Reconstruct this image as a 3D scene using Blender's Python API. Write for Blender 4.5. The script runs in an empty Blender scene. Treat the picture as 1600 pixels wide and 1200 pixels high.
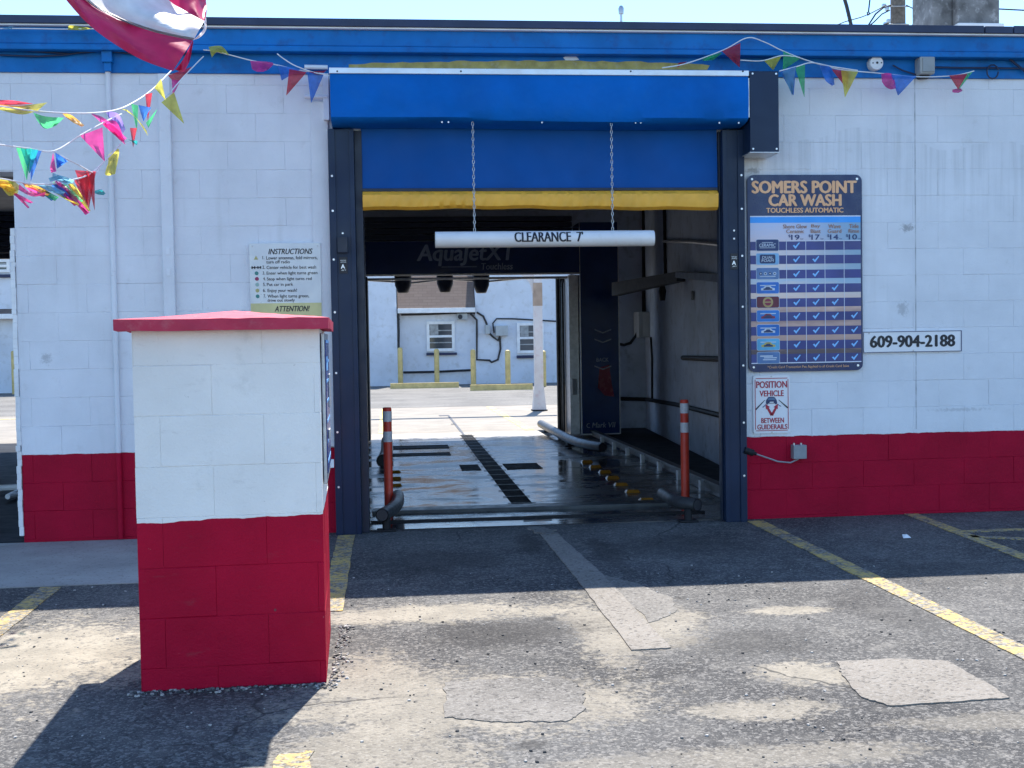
import bpy, bmesh, math, random
from mathutils import Vector, Matrix
R = random.Random(7)
S = bpy.context.scene
COL = S.collection

# ------------------------------------------------------------------ camera, sky, sun, exposure
F, YAW, PIT, ROL = 1833.2, 0.100866, 0.0347406, -0.0163626
CAMP = Vector((0, -8.7, 1.375))
cy, sy, cp, sp = math.cos(YAW), math.sin(YAW), math.cos(PIT), math.sin(PIT)
W_ = Vector((sy*cp, cy*cp, -sp)); R_ = Vector((cy, -sy, 0)); U_ = R_.cross(W_)
R_, U_ = math.cos(ROL)*R_ + math.sin(ROL)*U_, -math.sin(ROL)*R_ + math.cos(ROL)*U_
cam = bpy.data.cameras.new('camera'); co = bpy.data.objects.new('camera', cam); COL.objects.link(co)
cam.sensor_width = 36; cam.lens = F/1600*36; cam.clip_start = .05; cam.clip_end = 2000
co.matrix_world = Matrix(((R_.x, U_.x, -W_.x, CAMP.x), (R_.y, U_.y, -W_.y, CAMP.y), (R_.z, U_.z, -W_.z, CAMP.z), (0, 0, 0, 1)))
S.camera = co
SUND = Vector((.13, .58, 1)).normalized()
w = bpy.data.worlds.new('World'); S.world = w; w.use_nodes = True
bg = w.node_tree.nodes['Background']
sk = w.node_tree.nodes.new('ShaderNodeTexSky'); sk.sky_type = 'NISHITA'; sk.sun_disc = False
sk.sun_elevation = math.asin(SUND.z); sk.sun_rotation = math.atan2(SUND.x, SUND.y)
sk.air_density = 1.0; sk.dust_density = .1; sk.ozone_density = 2.5
tint = w.node_tree.nodes.new('ShaderNodeMix'); tint.data_type = 'RGBA'; tint.blend_type = 'MULTIPLY'; tint.inputs[0].default_value = 1
tint.inputs[7].default_value = (.80, .91, 1.0, 1)          # the clean blue of a clear seaside sky
w.node_tree.links.new(sk.outputs[0], tint.inputs[6]); w.node_tree.links.new(tint.outputs[2], bg.inputs[0]); bg.inputs[1].default_value = .14
sl = bpy.data.lights.new('sun', 'SUN'); sl.energy = 4.3; sl.angle = math.radians(.5); sl.color = (1, .95, .87)
so = bpy.data.objects.new('sun', sl); COL.objects.link(so); so.rotation_euler = SUND.to_track_quat('Z', 'Y').to_euler()
S.view_settings.view_transform = 'Standard'; S.view_settings.look = 'None'
S.view_settings.exposure = 1.25; S.view_settings.gamma = 1
S.cycles.max_bounces = 8; S.cycles.diffuse_bounces = 5

# ------------------------------------------------------------------ survey helpers: where a measured sight line meets a real plane
def ray(x, y): return W_ + (x-800)/F*R_ - (y-600)/F*U_
def PY(x, y, Y=0.): d = ray(x, y); return CAMP + (Y-CAMP.y)/d.y*d
def PZ(x, y, Z=0.): d = ray(x, y); return CAMP + (Z-CAMP.z)/d.z*d
def PX(x, y, X): d = ray(x, y); return CAMP + (X-CAMP.x)/d.x*d

# ------------------------------------------------------------------ mesh builder
class MB:
    def __init__(s): s.v = []; s.f = []; s.m = []
    def add(s, vs, fs, mi=0):
        o = len(s.v); s.v += [Vector(p) for p in vs]
        s.f += [[i+o for i in f] for f in fs]; s.m += [mi]*len(fs); return s
    def box(s, x0, x1, y0, y1, z0, z1, b=0, mi=0):
        if x0 > x1: x0, x1 = x1, x0
        if y0 > y1: y0, y1 = y1, y0
        if z0 > z1: z0, z1 = z1, z0
        if not b:
            return s.add([(x0,y0,z0),(x1,y0,z0),(x1,y1,z0),(x0,y1,z0),(x0,y0,z1),(x1,y0,z1),(x1,y1,z1),(x0,y1,z1)],
                         [(0,3,2,1),(4,5,6,7),(0,1,5,4),(1,2,6,5),(2,3,7,6),(3,0,4,7)], mi)
        bm = bmesh.new(); bmesh.ops.create_cube(bm, size=1)
        for v in bm.verts: v.co = Vector(((x0+x1)/2+v.co.x*(x1-x0), (y0+y1)/2+v.co.y*(y1-y0), (z0+z1)/2+v.co.z*(z1-z0)))
        bmesh.ops.bevel(bm, geom=bm.edges[:], offset=b, segments=2, affect='EDGES', profile=.6)
        bm.verts.index_update()
        s.add([v.co.copy() for v in bm.verts], [[v.index for v in f.verts] for f in bm.faces], mi); bm.free(); return s
    def tube(s, pts, r, n=10, mi=0, caps=True, hollow=False):
        pts = [Vector(p) for p in pts]; rs = r if isinstance(r, (list, tuple)) else [r]*len(pts)
        t = (pts[1]-pts[0]).normalized(); a = t.orthogonal().normalized(); vs = []; fs = []
        for i, p in enumerate(pts):
            if i == 0: t = pts[1]-p
            elif i == len(pts)-1: t = p-pts[i-1]
            else: t = (pts[i+1]-p).normalized()+(p-pts[i-1]).normalized()
            t.normalize(); a = (a-a.dot(t)*t)
            a = a.normalized() if a.length > 1e-6 else t.orthogonal().normalized()
            b = t.cross(a)
            for k in range(n):
                q = 2*math.pi*k/n; vs.append(p+rs[i]*(math.cos(q)*a+math.sin(q)*b))
        for i in range(len(pts)-1):
            for k in range(n):
                k2 = (k+1) % n; fs.append((i*n+k, i*n+k2, (i+1)*n+k2, (i+1)*n+k))
        if caps: fs.append(tuple(range(n))[::-1]); fs.append(tuple((len(pts)-1)*n+k for k in range(n)))
        return s.add(vs, fs, mi)
    def prism(s, poly, y0, y1, mi=0):      # polygon in x,z pushed from y0 to y1
        n = len(poly); vs = [(x, y0, z) for x, z in poly]+[(x, y1, z) for x, z in poly]
        fs = [tuple(range(n)), tuple(range(n, 2*n))[::-1]]+[(i, n+i, n+(i+1) % n, (i+1) % n) for i in range(n)]
        return s.add(vs, fs, mi)
    def slab(s, poly, z0, z1, mi=0):       # polygon in x,y pushed from z0 up to z1
        n = len(poly); vs = [(x, y, z0) for x, y in poly]+[(x, y, z1) for x, y in poly]
        fs = [tuple(range(n))[::-1], tuple(range(n, 2*n))]+[(i, (i+1) % n, n+(i+1) % n, n+i) for i in range(n)]
        return s.add(vs, fs, mi)
    def build(s, name, mats, parent=None, smooth=False, **tags):
        if not isinstance(mats, (list, tuple)): mats = [mats]
        if parent is not None: L = WLOC[parent.name]
        else:
            xs = [p.x for p in s.v]; ys = [p.y for p in s.v]; zs = [p.z for p in s.v]
            L = Vector(((min(xs)+max(xs))/2, (min(ys)+max(ys))/2, min(zs)))
        me = bpy.data.meshes.new(name); me.from_pydata([p-L for p in s.v], [], s.f)
        for m in mats: me.materials.append(m)
        me.polygons.foreach_set('material_index', s.m)
        bm = bmesh.new(); bm.from_mesh(me); bmesh.ops.recalc_face_normals(bm, faces=bm.faces[:]); bm.to_mesh(me); bm.free()
        if smooth: me.shade_smooth(); me.set_sharp_from_angle(angle=math.radians(38))
        o = bpy.data.objects.new(name, me); COL.objects.link(o)
        if parent is not None: o.parent = parent
        else: o.location = L
        WLOC[o.name] = L
        for k, v in tags.items(): o[k] = v
        return o
WLOC = {}
def pieces(mb):
    par = list(range(len(mb.v)))
    def find(i):
        while par[i] != i: par[i] = par[par[i]]; i = par[i]
        return i
    for f in mb.f:
        for i in f[1:]: par[find(i)] = find(f[0])
    gr = {}
    for f, m in zip(mb.f, mb.m): gr.setdefault(find(f[0]), []).append((f, m))
    for fs in gr.values():
        q = MB(); ids = sorted({i for f, _ in fs for i in f}); ix = {i: k for k, i in enumerate(ids)}
        q.v = [mb.v[i] for i in ids]; q.f = [[ix[i] for i in f] for f, _ in fs]; q.m = [m for _, m in fs]; yield q
def split(mb, name, mats, parent, smooth=False):      # every separate piece becomes a part of its own
    return [q.build(name, mats, parent, smooth) for q in pieces(mb)]
def thing(name, label, cat, loc, group=None):
    o = bpy.data.objects.new(name, None); COL.objects.link(o); o.location = loc; o.empty_display_size = .1
    WLOC[o.name] = Vector(loc); o['label'] = label; o['category'] = cat
    if group: o['group'] = group
    return o
def tag(o, label, cat, group=None):
    o['label'] = label; o['category'] = cat
    if group: o['group'] = group
    return o

# ------------------------------------------------------------------ materials
def nd(nt, typ, ins=None, **props):
    n = nt.nodes.new(typ)
    for k, v in props.items(): setattr(n, k, v)
    for k, v in (ins or {}).items():
        if isinstance(v, bpy.types.NodeSocket): nt.links.new(v, n.inputs[k])
        else: n.inputs[k].default_value = v
    return n
def c4(c): return (c[0], c[1], c[2], 1)
def base(name):
    m = bpy.data.materials.new(name); m.use_nodes = True; nt = m.node_tree
    return m, nt, nt.nodes['Principled BSDF']
def pos(nt): return nd(nt, 'ShaderNodeNewGeometry').outputs['Position']
def noise(nt, vec, scale, detail=4, rough=.55): return nd(nt, 'ShaderNodeTexNoise', {'Vector': vec, 'Scale': scale, 'Detail': detail, 'Roughness': rough}).outputs['Fac']
def mapr(nt, v, a, b, c=0., d=1., smooth=True):
    return nd(nt, 'ShaderNodeMapRange', {0: v, 1: a, 2: b, 3: c, 4: d}, interpolation_type='SMOOTHSTEP' if smooth else 'LINEAR').outputs[0]
def mix(nt, f, a, b, mode='MIX'):
    n = nd(nt, 'ShaderNodeMix', data_type='RGBA', blend_type=mode)
    for s_, v in ((n.inputs[0], f), (n.inputs[6], a), (n.inputs[7], b)):
        if isinstance(v, bpy.types.NodeSocket): nt.links.new(v, s_)
        else: s_.default_value = c4(v) if isinstance(v, (tuple, list)) else v
    return n.outputs[2]
def mth(nt, op, a, b=0., c=0.): return nd(nt, 'ShaderNodeMath', {0: a, 1: b, 2: c}, operation=op).outputs[0]
def vmul(nt, v, s): return nd(nt, 'ShaderNodeVectorMath', {0: v, 1: s}, operation='MULTIPLY').outputs[0]
def setbump(nt, b, h, strength=.3, dist=.004):
    n = nd(nt, 'ShaderNodeBump', {'Height': h, 'Strength': strength, 'Distance': dist}); nt.links.new(n.outputs[0], b.inputs['Normal'])
def M(name, col, rough=.5, metal=0., var=.12, scale=5., bump=.0, bscale=60., spec=.5, dirt=None, dirtamt=.35, bdist=.003):
    m, nt, b = base(name); p = pos(nt)
    n1 = noise(nt, p, scale, 5); f = mapr(nt, n1, .3, .7, 1-var, 1+var, False)
    g = nd(nt, 'ShaderNodeCombineColor', {0: f, 1: f, 2: f}).outputs[0]
    c = mix(nt, 1., tuple(col), g, 'MULTIPLY')
    if dirt:
        d = mapr(nt, noise(nt, p, scale*1.7+3, 8, .65), .5, .72, 0, dirtamt); c = mix(nt, d, c, tuple(dirt))
    nt.links.new(c, b.inputs['Base Color'])
    nt.links.new(mapr(nt, noise(nt, p, scale*2.3, 3), .3, .7, max(rough-.08, .03), min(rough+.08, 1), False), b.inputs['Roughness'])
    b.inputs['Metallic'].default_value = metal; b.inputs['Specular IOR Level'].default_value = spec
    if bump: setbump(nt, b, noise(nt, p, bscale, 4), bump, bdist)
    return m
def thin(name, col, tr=.5, rough=.45, var=.1, clear=0):      # thin cloth or plastic film that lets light through
    m, nt, b = base(name); p = pos(nt)
    f = mapr(nt, noise(nt, p, 14, 3), .3, .7, 1-var, 1+var, False); g = nd(nt, 'ShaderNodeCombineColor', {0: f, 1: f, 2: f}).outputs[0]
    c = mix(nt, 1., tuple(col), g, 'MULTIPLY'); nt.links.new(c, b.inputs['Base Color']); b.inputs['Roughness'].default_value = rough
    t = nd(nt, 'ShaderNodeBsdfTranslucent', {'Color': c}); ms = nd(nt, 'ShaderNodeMixShader', {0: tr, 1: b.outputs[0], 2: t.outputs[0]})
    if clear: ms = nd(nt, 'ShaderNodeMixShader', {0: clear, 1: ms.outputs[0], 2: nd(nt, 'ShaderNodeBsdfTransparent', {'Color': c4(tuple(.5+.5*k for k in col))}).outputs[0]})
    nt.links.new(ms.outputs[0], nt.nodes['Material Output'].inputs[0]); return m
def painted_block(name, white, red, zred, tilt=0., streak=True, spots=True):
    m, nt, b = base(name); p = pos(nt); xyz = nd(nt, 'ShaderNodeSeparateXYZ', {0: p}); z = xyz.outputs[2]; x = xyz.outputs[0]
    n1 = mapr(nt, noise(nt, p, 2.2, 6), .3, .7, .90, 1.05, False)
    wcol = mix(nt, 1., tuple(white), nd(nt, 'ShaderNodeCombineColor', {0: n1, 1: n1, 2: n1}).outputs[0], 'MULTIPLY')
    if streak:
        sv = noise(nt, vmul(nt, p, (26, 26, .9)), 1., 5, .6)
        edge = mth(nt, 'ADD', mth(nt, 'MULTIPLY', noise(nt, vmul(nt, p, (.9, .9, .2)), 1., 3), .5), 2.62)
        below = mapr(nt, mth(nt, 'SUBTRACT', z, edge), -.008, .008, 1, 0)
        fade = mapr(nt, z, 2.05, 2.8, 0, 1); right = mapr(nt, x, 2.4, 2.7)
        fac = mth(nt, 'MULTIPLY', mth(nt, 'MULTIPLY', mth(nt, 'MULTIPLY', mapr(nt, sv, .38, .68), below), fade), right)
        wcol = mix(nt, mth(nt, 'MULTIPLY', fac, .28), wcol, (.42, .43, .43))
        wcol = mix(nt, mth(nt, 'MULTIPLY', mapr(nt, noise(nt, vmul(nt, p, (7, 7, .8)), 1., 6, .6), .55, .75), .22), wcol, (.5, .5, .48))
    if streak:
        for (sx_, sz_, rx_, rz_, k_) in ((PY(1418, 356).x, PY(1418, 356).z, .07, .04, .55), (PY(1410, 482).x, PY(1410, 482).z, .06, .07, .35), (PY(1175, 267).x, PY(1175, 267).z, .08, .03, .5), (PY(72, 560).x, PY(72, 560).z, .05, .05, .4), (PY(1500, 640).x, PY(1500, 640).z, .3, .02, .25)):
            d_ = vmul(nt, nd(nt, 'ShaderNodeVectorMath', {0: p, 1: (sx_, 0, sz_)}, operation='SUBTRACT').outputs[0], (1/rx_, 0, 1/rz_)); L_ = nd(nt, 'ShaderNodeVectorMath', {0: d_}, operation='LENGTH').outputs['Value']
            wcol = mix(nt, mth(nt, 'MULTIPLY', mapr(nt, mth(nt, 'ADD', L_, mth(nt, 'MULTIPLY', mth(nt, 'SUBTRACT', noise(nt, p, 40, 5, .7), .5), 3.)), .2, 1., 1, 0), k_), wcol, (.17, .16, .15))
    grime = mapr(nt, noise(nt, p, 5.5, 9, .7), .58, .78, 0, .34); wcol = mix(nt, grime, wcol, (.42, .41, .38))
    n2 = mapr(nt, noise(nt, p, 3.1, 6), .3, .7, .85, 1.1, False)
    rcol = mix(nt, 1., tuple(red), nd(nt, 'ShaderNodeCombineColor', {0: n2, 1: n2, 2: n2}).outputs[0], 'MULTIPLY')
    rcol = mix(nt, mapr(nt, noise(nt, p, 9, 8, .7), .62, .8, 0, .3), rcol, (.17, .004, .018))
    zb = mth(nt, 'ADD', mth(nt, 'ADD', z, mth(nt, 'MULTIPLY', mth(nt, 'SUBTRACT', noise(nt, p, 9, 3), .5), .022)), mth(nt, 'MULTIPLY', x, -tilt))
    isred = mapr(nt, zb, zred-.0015, zred+.0015, 1, 0)
    c = mix(nt, isred, wcol, rcol)
    if not streak:        # chips and rubbed marks on the free standing block
        chip = mapr(nt, noise(nt, p, 24, 6, .7), .70, .73); c = mix(nt, mth(nt, 'MULTIPLY', chip, .55), c, (.42, .38, .36))
        rub = mapr(nt, noise(nt, vmul(nt, p, (2.2, 2.2, 9)), 2., 7, .72), .60, .74); c = mix(nt, mth(nt, 'MULTIPLY', rub, .22), c, (.16, .10, .10))
    if spots:
        vo = nd(nt, 'ShaderNodeTexVoronoi', {'Vector': p, 'Scale': 3.1}); dots = mapr(nt, vo.outputs['Distance'], .016, .03, 1, 0)
        c = mix(nt, mth(nt, 'MULTIPLY', dots, .8), c, (.08, .08, .08))
    nt.links.new(c, b.inputs['Base Color']); b.inputs['Roughness'].default_value = .6; b.inputs['Specular IOR Level'].default_value = .15
    h = mth(nt, 'ADD', noise(nt, p, 120, 5, .6), mth(nt, 'MULTIPLY', noise(nt, p, 14, 3), 1.4)); setbump(nt, b, h, .6, .005)
    return m

def asphalt(name, dark, light, blobs=(), oils=(), sand=(.35, .31, .245), amt=1., crack=True, wear=.5):
    m, nt, b = base(name); p = pos(nt)
    v1 = nd(nt, 'ShaderNodeTexVoronoi', {'Vector': p, 'Scale': 80.}); rnd = nd(nt, 'ShaderNodeSeparateColor', {0: v1.outputs['Color']}).outputs[0]
    v2 = nd(nt, 'ShaderNodeTexVoronoi', {'Vector': p, 'Scale': 210.}); rnd2 = nd(nt, 'ShaderNodeSeparateColor', {0: v2.outputs['Color']}).outputs[1]
    big = noise(nt, p, .8, 6, .6); mid = noise(nt, p, 4.5, 6, .65)
    c = mix(nt, mapr(nt, big, .3, .7), tuple(dark), tuple(light))
    c = mix(nt, mth(nt, 'MULTIPLY', mapr(nt, rnd, .62, .95), .42), c, (.28, .265, .245))
    c = mix(nt, mth(nt, 'MULTIPLY', mapr(nt, rnd, .0, .22, 1, 0), .55), c, (.02, .02, .023))
    c = mix(nt, mth(nt, 'MULTIPLY', mapr(nt, rnd2, .8, 1.), .35), c, (.36, .335, .30))
    c = mix(nt, mapr(nt, mid, .5, .78, 0, wear), c, (.24, .225, .2))
    # sand, cement dust and worn areas, each with a shape of its own
    warp = mth(nt, 'SUBTRACT', noise(nt, p, 3.2, 7, .68), .5); fine = mth(nt, 'SUBTRACT', noise(nt, p, 28, 4, .7), .5)
    warp = mth(nt, 'ADD', mth(nt, 'MULTIPLY', warp, 2.1), mth(nt, 'MULTIPLY', fine, 2.2))
    tot = None
    for (bx, by, rx, ry, k) in blobs:
        d = nd(nt, 'ShaderNodeVectorMath', {0: p, 1: (bx, by, 0)}, operation='SUBTRACT').outputs[0]
        d = vmul(nt, d, (1/rx, 1/ry, 0)); L = nd(nt, 'ShaderNodeVectorMath', {0: d}, operation='LENGTH').outputs['Value']
        f = mth(nt, 'MULTIPLY', mapr(nt, mth(nt, 'ADD', L, warp), .6, 1.15, 1, 0), k)
        tot = f if tot is None else mth(nt, 'MAXIMUM', tot, f)
    if tot is not None:
        sc = mix(nt, mapr(nt, mid, .35, .65), tuple(sand), tuple(v*.72 for v in sand))
        sc = mix(nt, mth(nt, 'MULTIPLY', mapr(nt, rnd, .0, .18, 1, 0), .55), sc, (.09, .085, .08))
        c = mix(nt, tot, c, sc)
    for (bx, by, rx, ry, k) in oils:      # oil drips and damp tracks
        d = vmul(nt, nd(nt, 'ShaderNodeVectorMath', {0: p, 1: (bx, by, 0)}, operation='SUBTRACT').outputs[0], (1/rx, 1/ry, 0)); L = nd(nt, 'ShaderNodeVectorMath', {0: d}, operation='LENGTH').outputs['Value']
        c = mix(nt, mth(nt, 'MULTIPLY', mapr(nt, mth(nt, 'ADD', L, mth(nt, 'MULTIPLY', warp, .8)), .45, 1.1, 1, 0), k), c, (.022, .021, .021))
    h = mth(nt, 'ADD', mth(nt, 'MULTIPLY', v1.outputs['Distance'], -1.), mth(nt, 'MULTIPLY', noise(nt, p, 30, 4), .6))
    if crack:
        vc = nd(nt, 'ShaderNodeTexVoronoi', {'Vector': nd(nt, 'ShaderNodeVectorMath', {0: p, 1: vmul(nt, nd(nt, 'ShaderNodeTexNoise', {'Vector': p, 'Scale': 2.5, 'Detail': 5.}).outputs['Color'], (.35, .35, 0))}, operation='ADD').outputs[0], 'Scale': .33}, feature='DISTANCE_TO_EDGE')
        cr = mapr(nt, vc.outputs['Distance'], .0006, .003, 1, 0); cm = mth(nt, 'MULTIPLY', cr, mapr(nt, noise(nt, p, 1.3, 3), .48, .56))
        c = mix(nt, mth(nt, 'MULTIPLY', cm, .8), c, (.025, .025, .025))
    nt.links.new(c, b.inputs['Base Color']); b.inputs['Roughness'].default_value = .85; b.inputs['Specular IOR Level'].default_value = .3
    setbump(nt, b, h, .55, .006); return m
def concrete(name, col, var=.25, stain=(.2, .18, .15), samt=.5, speck=True, rough=.8):
    m, nt, b = base(name); p = pos(nt)
    f = mapr(nt, noise(nt, p, 1.7, 8, .65), .3, .7, 1-var, 1+var, False)
    c = mix(nt, 1., tuple(col), nd(nt, 'ShaderNodeCombineColor', {0: f, 1: f, 2: f}).outputs[0], 'MULTIPLY')
    c = mix(nt, mapr(nt, noise(nt, p, 4.3, 8, .7), .55, .75, 0, samt), c, tuple(stain))
    if speck:
        v = nd(nt, 'ShaderNodeTexVoronoi', {'Vector': p, 'Scale': 90.}); rnd = nd(nt, 'ShaderNodeSeparateColor', {0: v.outputs['Color']}).outputs[0]
        c = mix(nt, mth(nt, 'MULTIPLY', mapr(nt, rnd, .9, 1.), .6), c, (.1, .095, .09))
    nt.links.new(c, b.inputs['Base Color']); b.inputs['Roughness'].default_value = rough
    setbump(nt, b, noise(nt, p, 70, 6, .65), .35, .003); return m
def worn_paint(name, col, under, keep=.5):
    m, nt, b = base(name); p = pos(nt)
    n1 = mth(nt, 'ADD', mth(nt, 'MULTIPLY', noise(nt, p, 26, 7, .75), .65), mth(nt, 'MULTIPLY', noise(nt, p, 3.5, 5, .6), .35))
    v = nd(nt, 'ShaderNodeTexVoronoi', {'Vector': p, 'Scale': 75.}); rnd = nd(nt, 'ShaderNodeSeparateColor', {0: v.outputs['Color']}).outputs[0]
    u = mix(nt, mapr(nt, rnd, .3, .9), tuple(under), tuple(3*k for k in under))
    c = mix(nt, mapr(nt, n1, keep-.06, keep+.06), tuple(col), u)
    nt.links.new(c, b.inputs['Base Color']); b.inputs['Roughness'].default_value = .75
    setbump(nt, b, mth(nt, 'MULTIPLY', v.outputs['Distance'], -1.), .4, .005); return m
def wet_floor(name):
    m, nt, b = base(name); p = pos(nt)
    big = noise(nt, vmul(nt, p, (.7, 1.6, 1)), 1.1, 6, .62); mid = noise(nt, p, 5, 7, .68)
    c = mix(nt, mapr(nt, big, .35, .65), (.028, .03, .034), (.07, .07, .072)); c = mix(nt, mapr(nt, mid, .5, .7, 0, .6), c, (.03, .032, .036))
    xyz = nd(nt, 'ShaderNodeSeparateXYZ', {0: p}); dry = mapr(nt, mth(nt, 'ADD', xyz.outputs[1], mth(nt, 'MULTIPLY', mid, 1.)), 8.6, 9.2)
    c = mix(nt, dry, c, (.34, .31, .27)); nt.links.new(c, b.inputs['Base Color'])
    wet = mapr(nt, mth(nt, 'ADD', mth(nt, 'MULTIPLY', big, .75), mth(nt, 'MULTIPLY', mid, .25)), .42, .6, .07, .38)
    nt.links.new(mth(nt, 'MAXIMUM', wet, mth(nt, 'MULTIPLY', dry, .7)), b.inputs['Roughness']); b.inputs['Specular IOR Level'].default_value = .6
    setbump(nt, b, mth(nt, 'ADD', noise(nt, vmul(nt, p, (1, 2.2, 1)), 6, 5, .6), mth(nt, 'MULTIPLY', noise(nt, p, 45, 3), .12)), .12, .006); return m
def shingles(name):
    m, nt, b = base(name); p = pos(nt)
    br = nd(nt, 'ShaderNodeTexBrick', {'Vector': nd(nt, 'ShaderNodeCombineXYZ', {0: nd(nt, 'ShaderNodeSeparateXYZ', {0: p}).outputs[0], 1: nd(nt, 'ShaderNodeSeparateXYZ', {0: p}).outputs[2]}).outputs[0], 'Color1': c4((.155, .11, .09)), 'Color2': c4((.185, .135, .11)), 'Mortar': c4((.12, .087, .072)), 'Scale': 1., 'Mortar Size': .008, 'Brick Width': .3, 'Row Height': .1})
    c = mix(nt, mapr(nt, noise(nt, p, 2, 6), .35, .7, 0, .5), br.outputs[0], (.16, .12, .1)); nt.links.new(c, b.inputs['Base Color']); b.inputs['Roughness'].default_value = .9; return m

m_wall = painted_block('facade_paint', (.79, .80, .83), (.40, .002, .028), .63)
m_pill = painted_block('pillar_paint', (.87, .835, .79), (.43, .002, .029), .70, tilt=.02, streak=False)
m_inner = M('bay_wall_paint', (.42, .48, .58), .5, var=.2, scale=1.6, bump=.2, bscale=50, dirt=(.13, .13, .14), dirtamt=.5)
m_ceil = M('ceiling_grey', (.30, .31, .33), .8, var=.15)
m_blue = M('fascia_blue_paint', (.001, .15, .46), .5, spec=.25, var=.2, scale=3, bump=.15, bscale=40, dirt=(.02, .06, .2), dirtamt=.5)
m_flash = M('flashing_dark_blue', (.012, .026, .075), .45, var=.3, scale=2.5)
m_edge = M('white_drip_edge', (.8, .8, .8), .4)
m_yelpeel = M('old_yellow_paint', (.42, .33, .09), .6, var=.25, scale=14, dirt=(.5, .45, .35))
m_canvas = M('blue_canvas', (.0005, .125, .47), .75, var=.16, scale=2.2, bump=.5, bscale=4, bdist=.04, spec=.15, dirt=(.01, .15, .46), dirtamt=.3)
m_curt = M('blue_curtain_vinyl', (.0005, .080, .32), .6, var=.14, scale=2, spec=.2, bump=.3, bscale=3, bdist=.03)
m_hem = M('yellow_vinyl', (.86, .44, .045), .5, var=.12, scale=6)
m_alu = M('aluminium', (.62, .63, .65), .35, .75, var=.1)
m_navy = M('navy_powder_coat', (.005, .019, .055), .36, var=.15, scale=2.5, spec=.3)
m_navyd = M('navy_dark_steel', (.004, .013, .036), .45, var=.2)
m_white = M('white_plastic', (.75, .75, .75), .35, var=.05, dirt=(.5, .5, .48), dirtamt=.25)
m_steel = M('galvanised_steel', (.5, .51, .53), .4, .8, var=.15, scale=20)
m_screw = M('zinc_screw', (.75, .76, .78), .35, .6)
m_black = M('black_print', (.012, .013, .02), .5, var=.05)
m_blackm = M('black_steel', (.014, .015, .018), .6, var=.2, scale=15, spec=.25)
m_grate = M('grate_black', (.006, .006, .008), .8, var=.2, spec=.1)
m_pipe = M('pipe_steel', (.07, .075, .082), .42, .4, var=.35, scale=12, dirt=(.06, .05, .04))
m_capred = M('cap_red_paint', (.50, .02, .065), .6, var=.12, scale=8, bump=.5, bscale=45, dirt=(.6, .25, .25), dirtamt=.25)
m_orange = M('orange_red_plastic', (.66, .052, .022), .45, var=.1, scale=20)
m_refl = M('reflective_band', (.60, .60, .62), .3, var=.12, scale=60)
m_amber = M('amber_reflector', (.30, .13, .015), .25, var=.15, scale=50)
m_pvc = M('wall_paint_conduit', (.79, .80, .83), .45, var=.06)
m_grey = M('grey_box_paint', (.25, .27, .29), .45, var=.1, scale=15)
m_con = concrete('concrete_pavement', (.31, .295, .27))
m_patch = asphalt('patch_concrete', (.17, .152, .13), (.245, .22, .19), crack=False, wear=.35)
m_patch2 = asphalt('patch_worn', (.10, .094, .086), (.20, .185, .165), crack=True, wear=.6)
m_apron = concrete('rear_concrete', (.25, .222, .185), .22, (.19, .172, .15), .7)
m_yline = worn_paint('worn_yellow_line', (.52, .355, .10), (.085, .08, .07), .49)
m_yline2 = worn_paint('yellow_line_rear', (.65, .5, .14), (.3, .27, .22), .55)
m_floor = wet_floor('wet_concrete')
m_mat = M('dark_floor', (.022, .025, .032), .7, spec=.12, var=.4, scale=3, bump=.2, bscale=30)
m_rw = M('rear_wall_paint', (.66, .69, .75), .6, var=.1, scale=1.2, bump=.3, bscale=12, dirt=(.42, .41, .38), dirtamt=.4)
m_shin = shingles('brown_shingles')
m_byel = M('bollard_yellow', (.62, .46, .17), .6, var=.2, scale=6, dirt=(.35, .3, .2))
m_sill = M('navy_sill', (.012, .02, .07), .5)
m_glass, _nt, _b = base('window_glass'); _b.inputs['Base Color'].default_value = (.05, .06, .07, 1); _b.inputs['Roughness'].default_value = .06
m_curtn = M('window_blind', (.35, .35, .34), .8, var=.3, scale=8)
m_rope = M('white_cord', (.75, .75, .75), .7)
m_wire = M('black_cable', (.015, .015, .018), .5)
m_chim = M('sooty_concrete', (.17, .165, .16), .9, var=.45, scale=5, bump=.5, bscale=25, dirt=(.45, .44, .43), dirtamt=.7)
m_wood = M('pole_wood', (.17, .14, .115), .9, var=.4, scale=9, bump=.4, bscale=30)
m_ground = asphalt('asphalt_lot', (.026, .026, .028), (.092, .090, .087), blobs=[
    (.15, -2.72, .85, .22, .75), (-1.75, -3.3, .75, .75, .9), (-2.4, -3.0, .5, .5, .8), (-2.3, -4.6, .55, .5, .35), (.25, -4.25, .75, .42, .62), (.95, -3.2, .16, .75, .6), (1.28, -3.1, .22, .5, .6), (1.95, -2.97, .22, .09, .75),
    (1.66, -4.08, .2, .2, .75), (1.35, -4.5, .32, .12, .55), (-.1, -4.8, .4, .4, .55), (1.3, -5.0, .5, .12, .4), (-.12, -3.9, .22, .5, .6), (.75, -5.0, .35, .14, .3), (2.1, -4.75, .4, .1, .3)],
    oils=[(.55, -3.2, .5, .28, .6), (.2, -1.3, .55, .5, .45), (1.9, -1.0, .6, .5, .45), (1.6, -3.55, .35, .25, .45), (2.45, -3.0, .25, .7, .35), (.9, -.75, .12, .5, .6), (1.35, -1.2, .1, .7, .5), (.45, -4.75, .07, .05, .6), (1.5, -2.6, .05, .05, .7), (.75, -2.95, .04, .05, .7), (3.2, -2.2, .5, .5, .3)])
m_road = asphalt('asphalt_road', (.11, .107, .10), (.19, .182, .168), crack=False)

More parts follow.
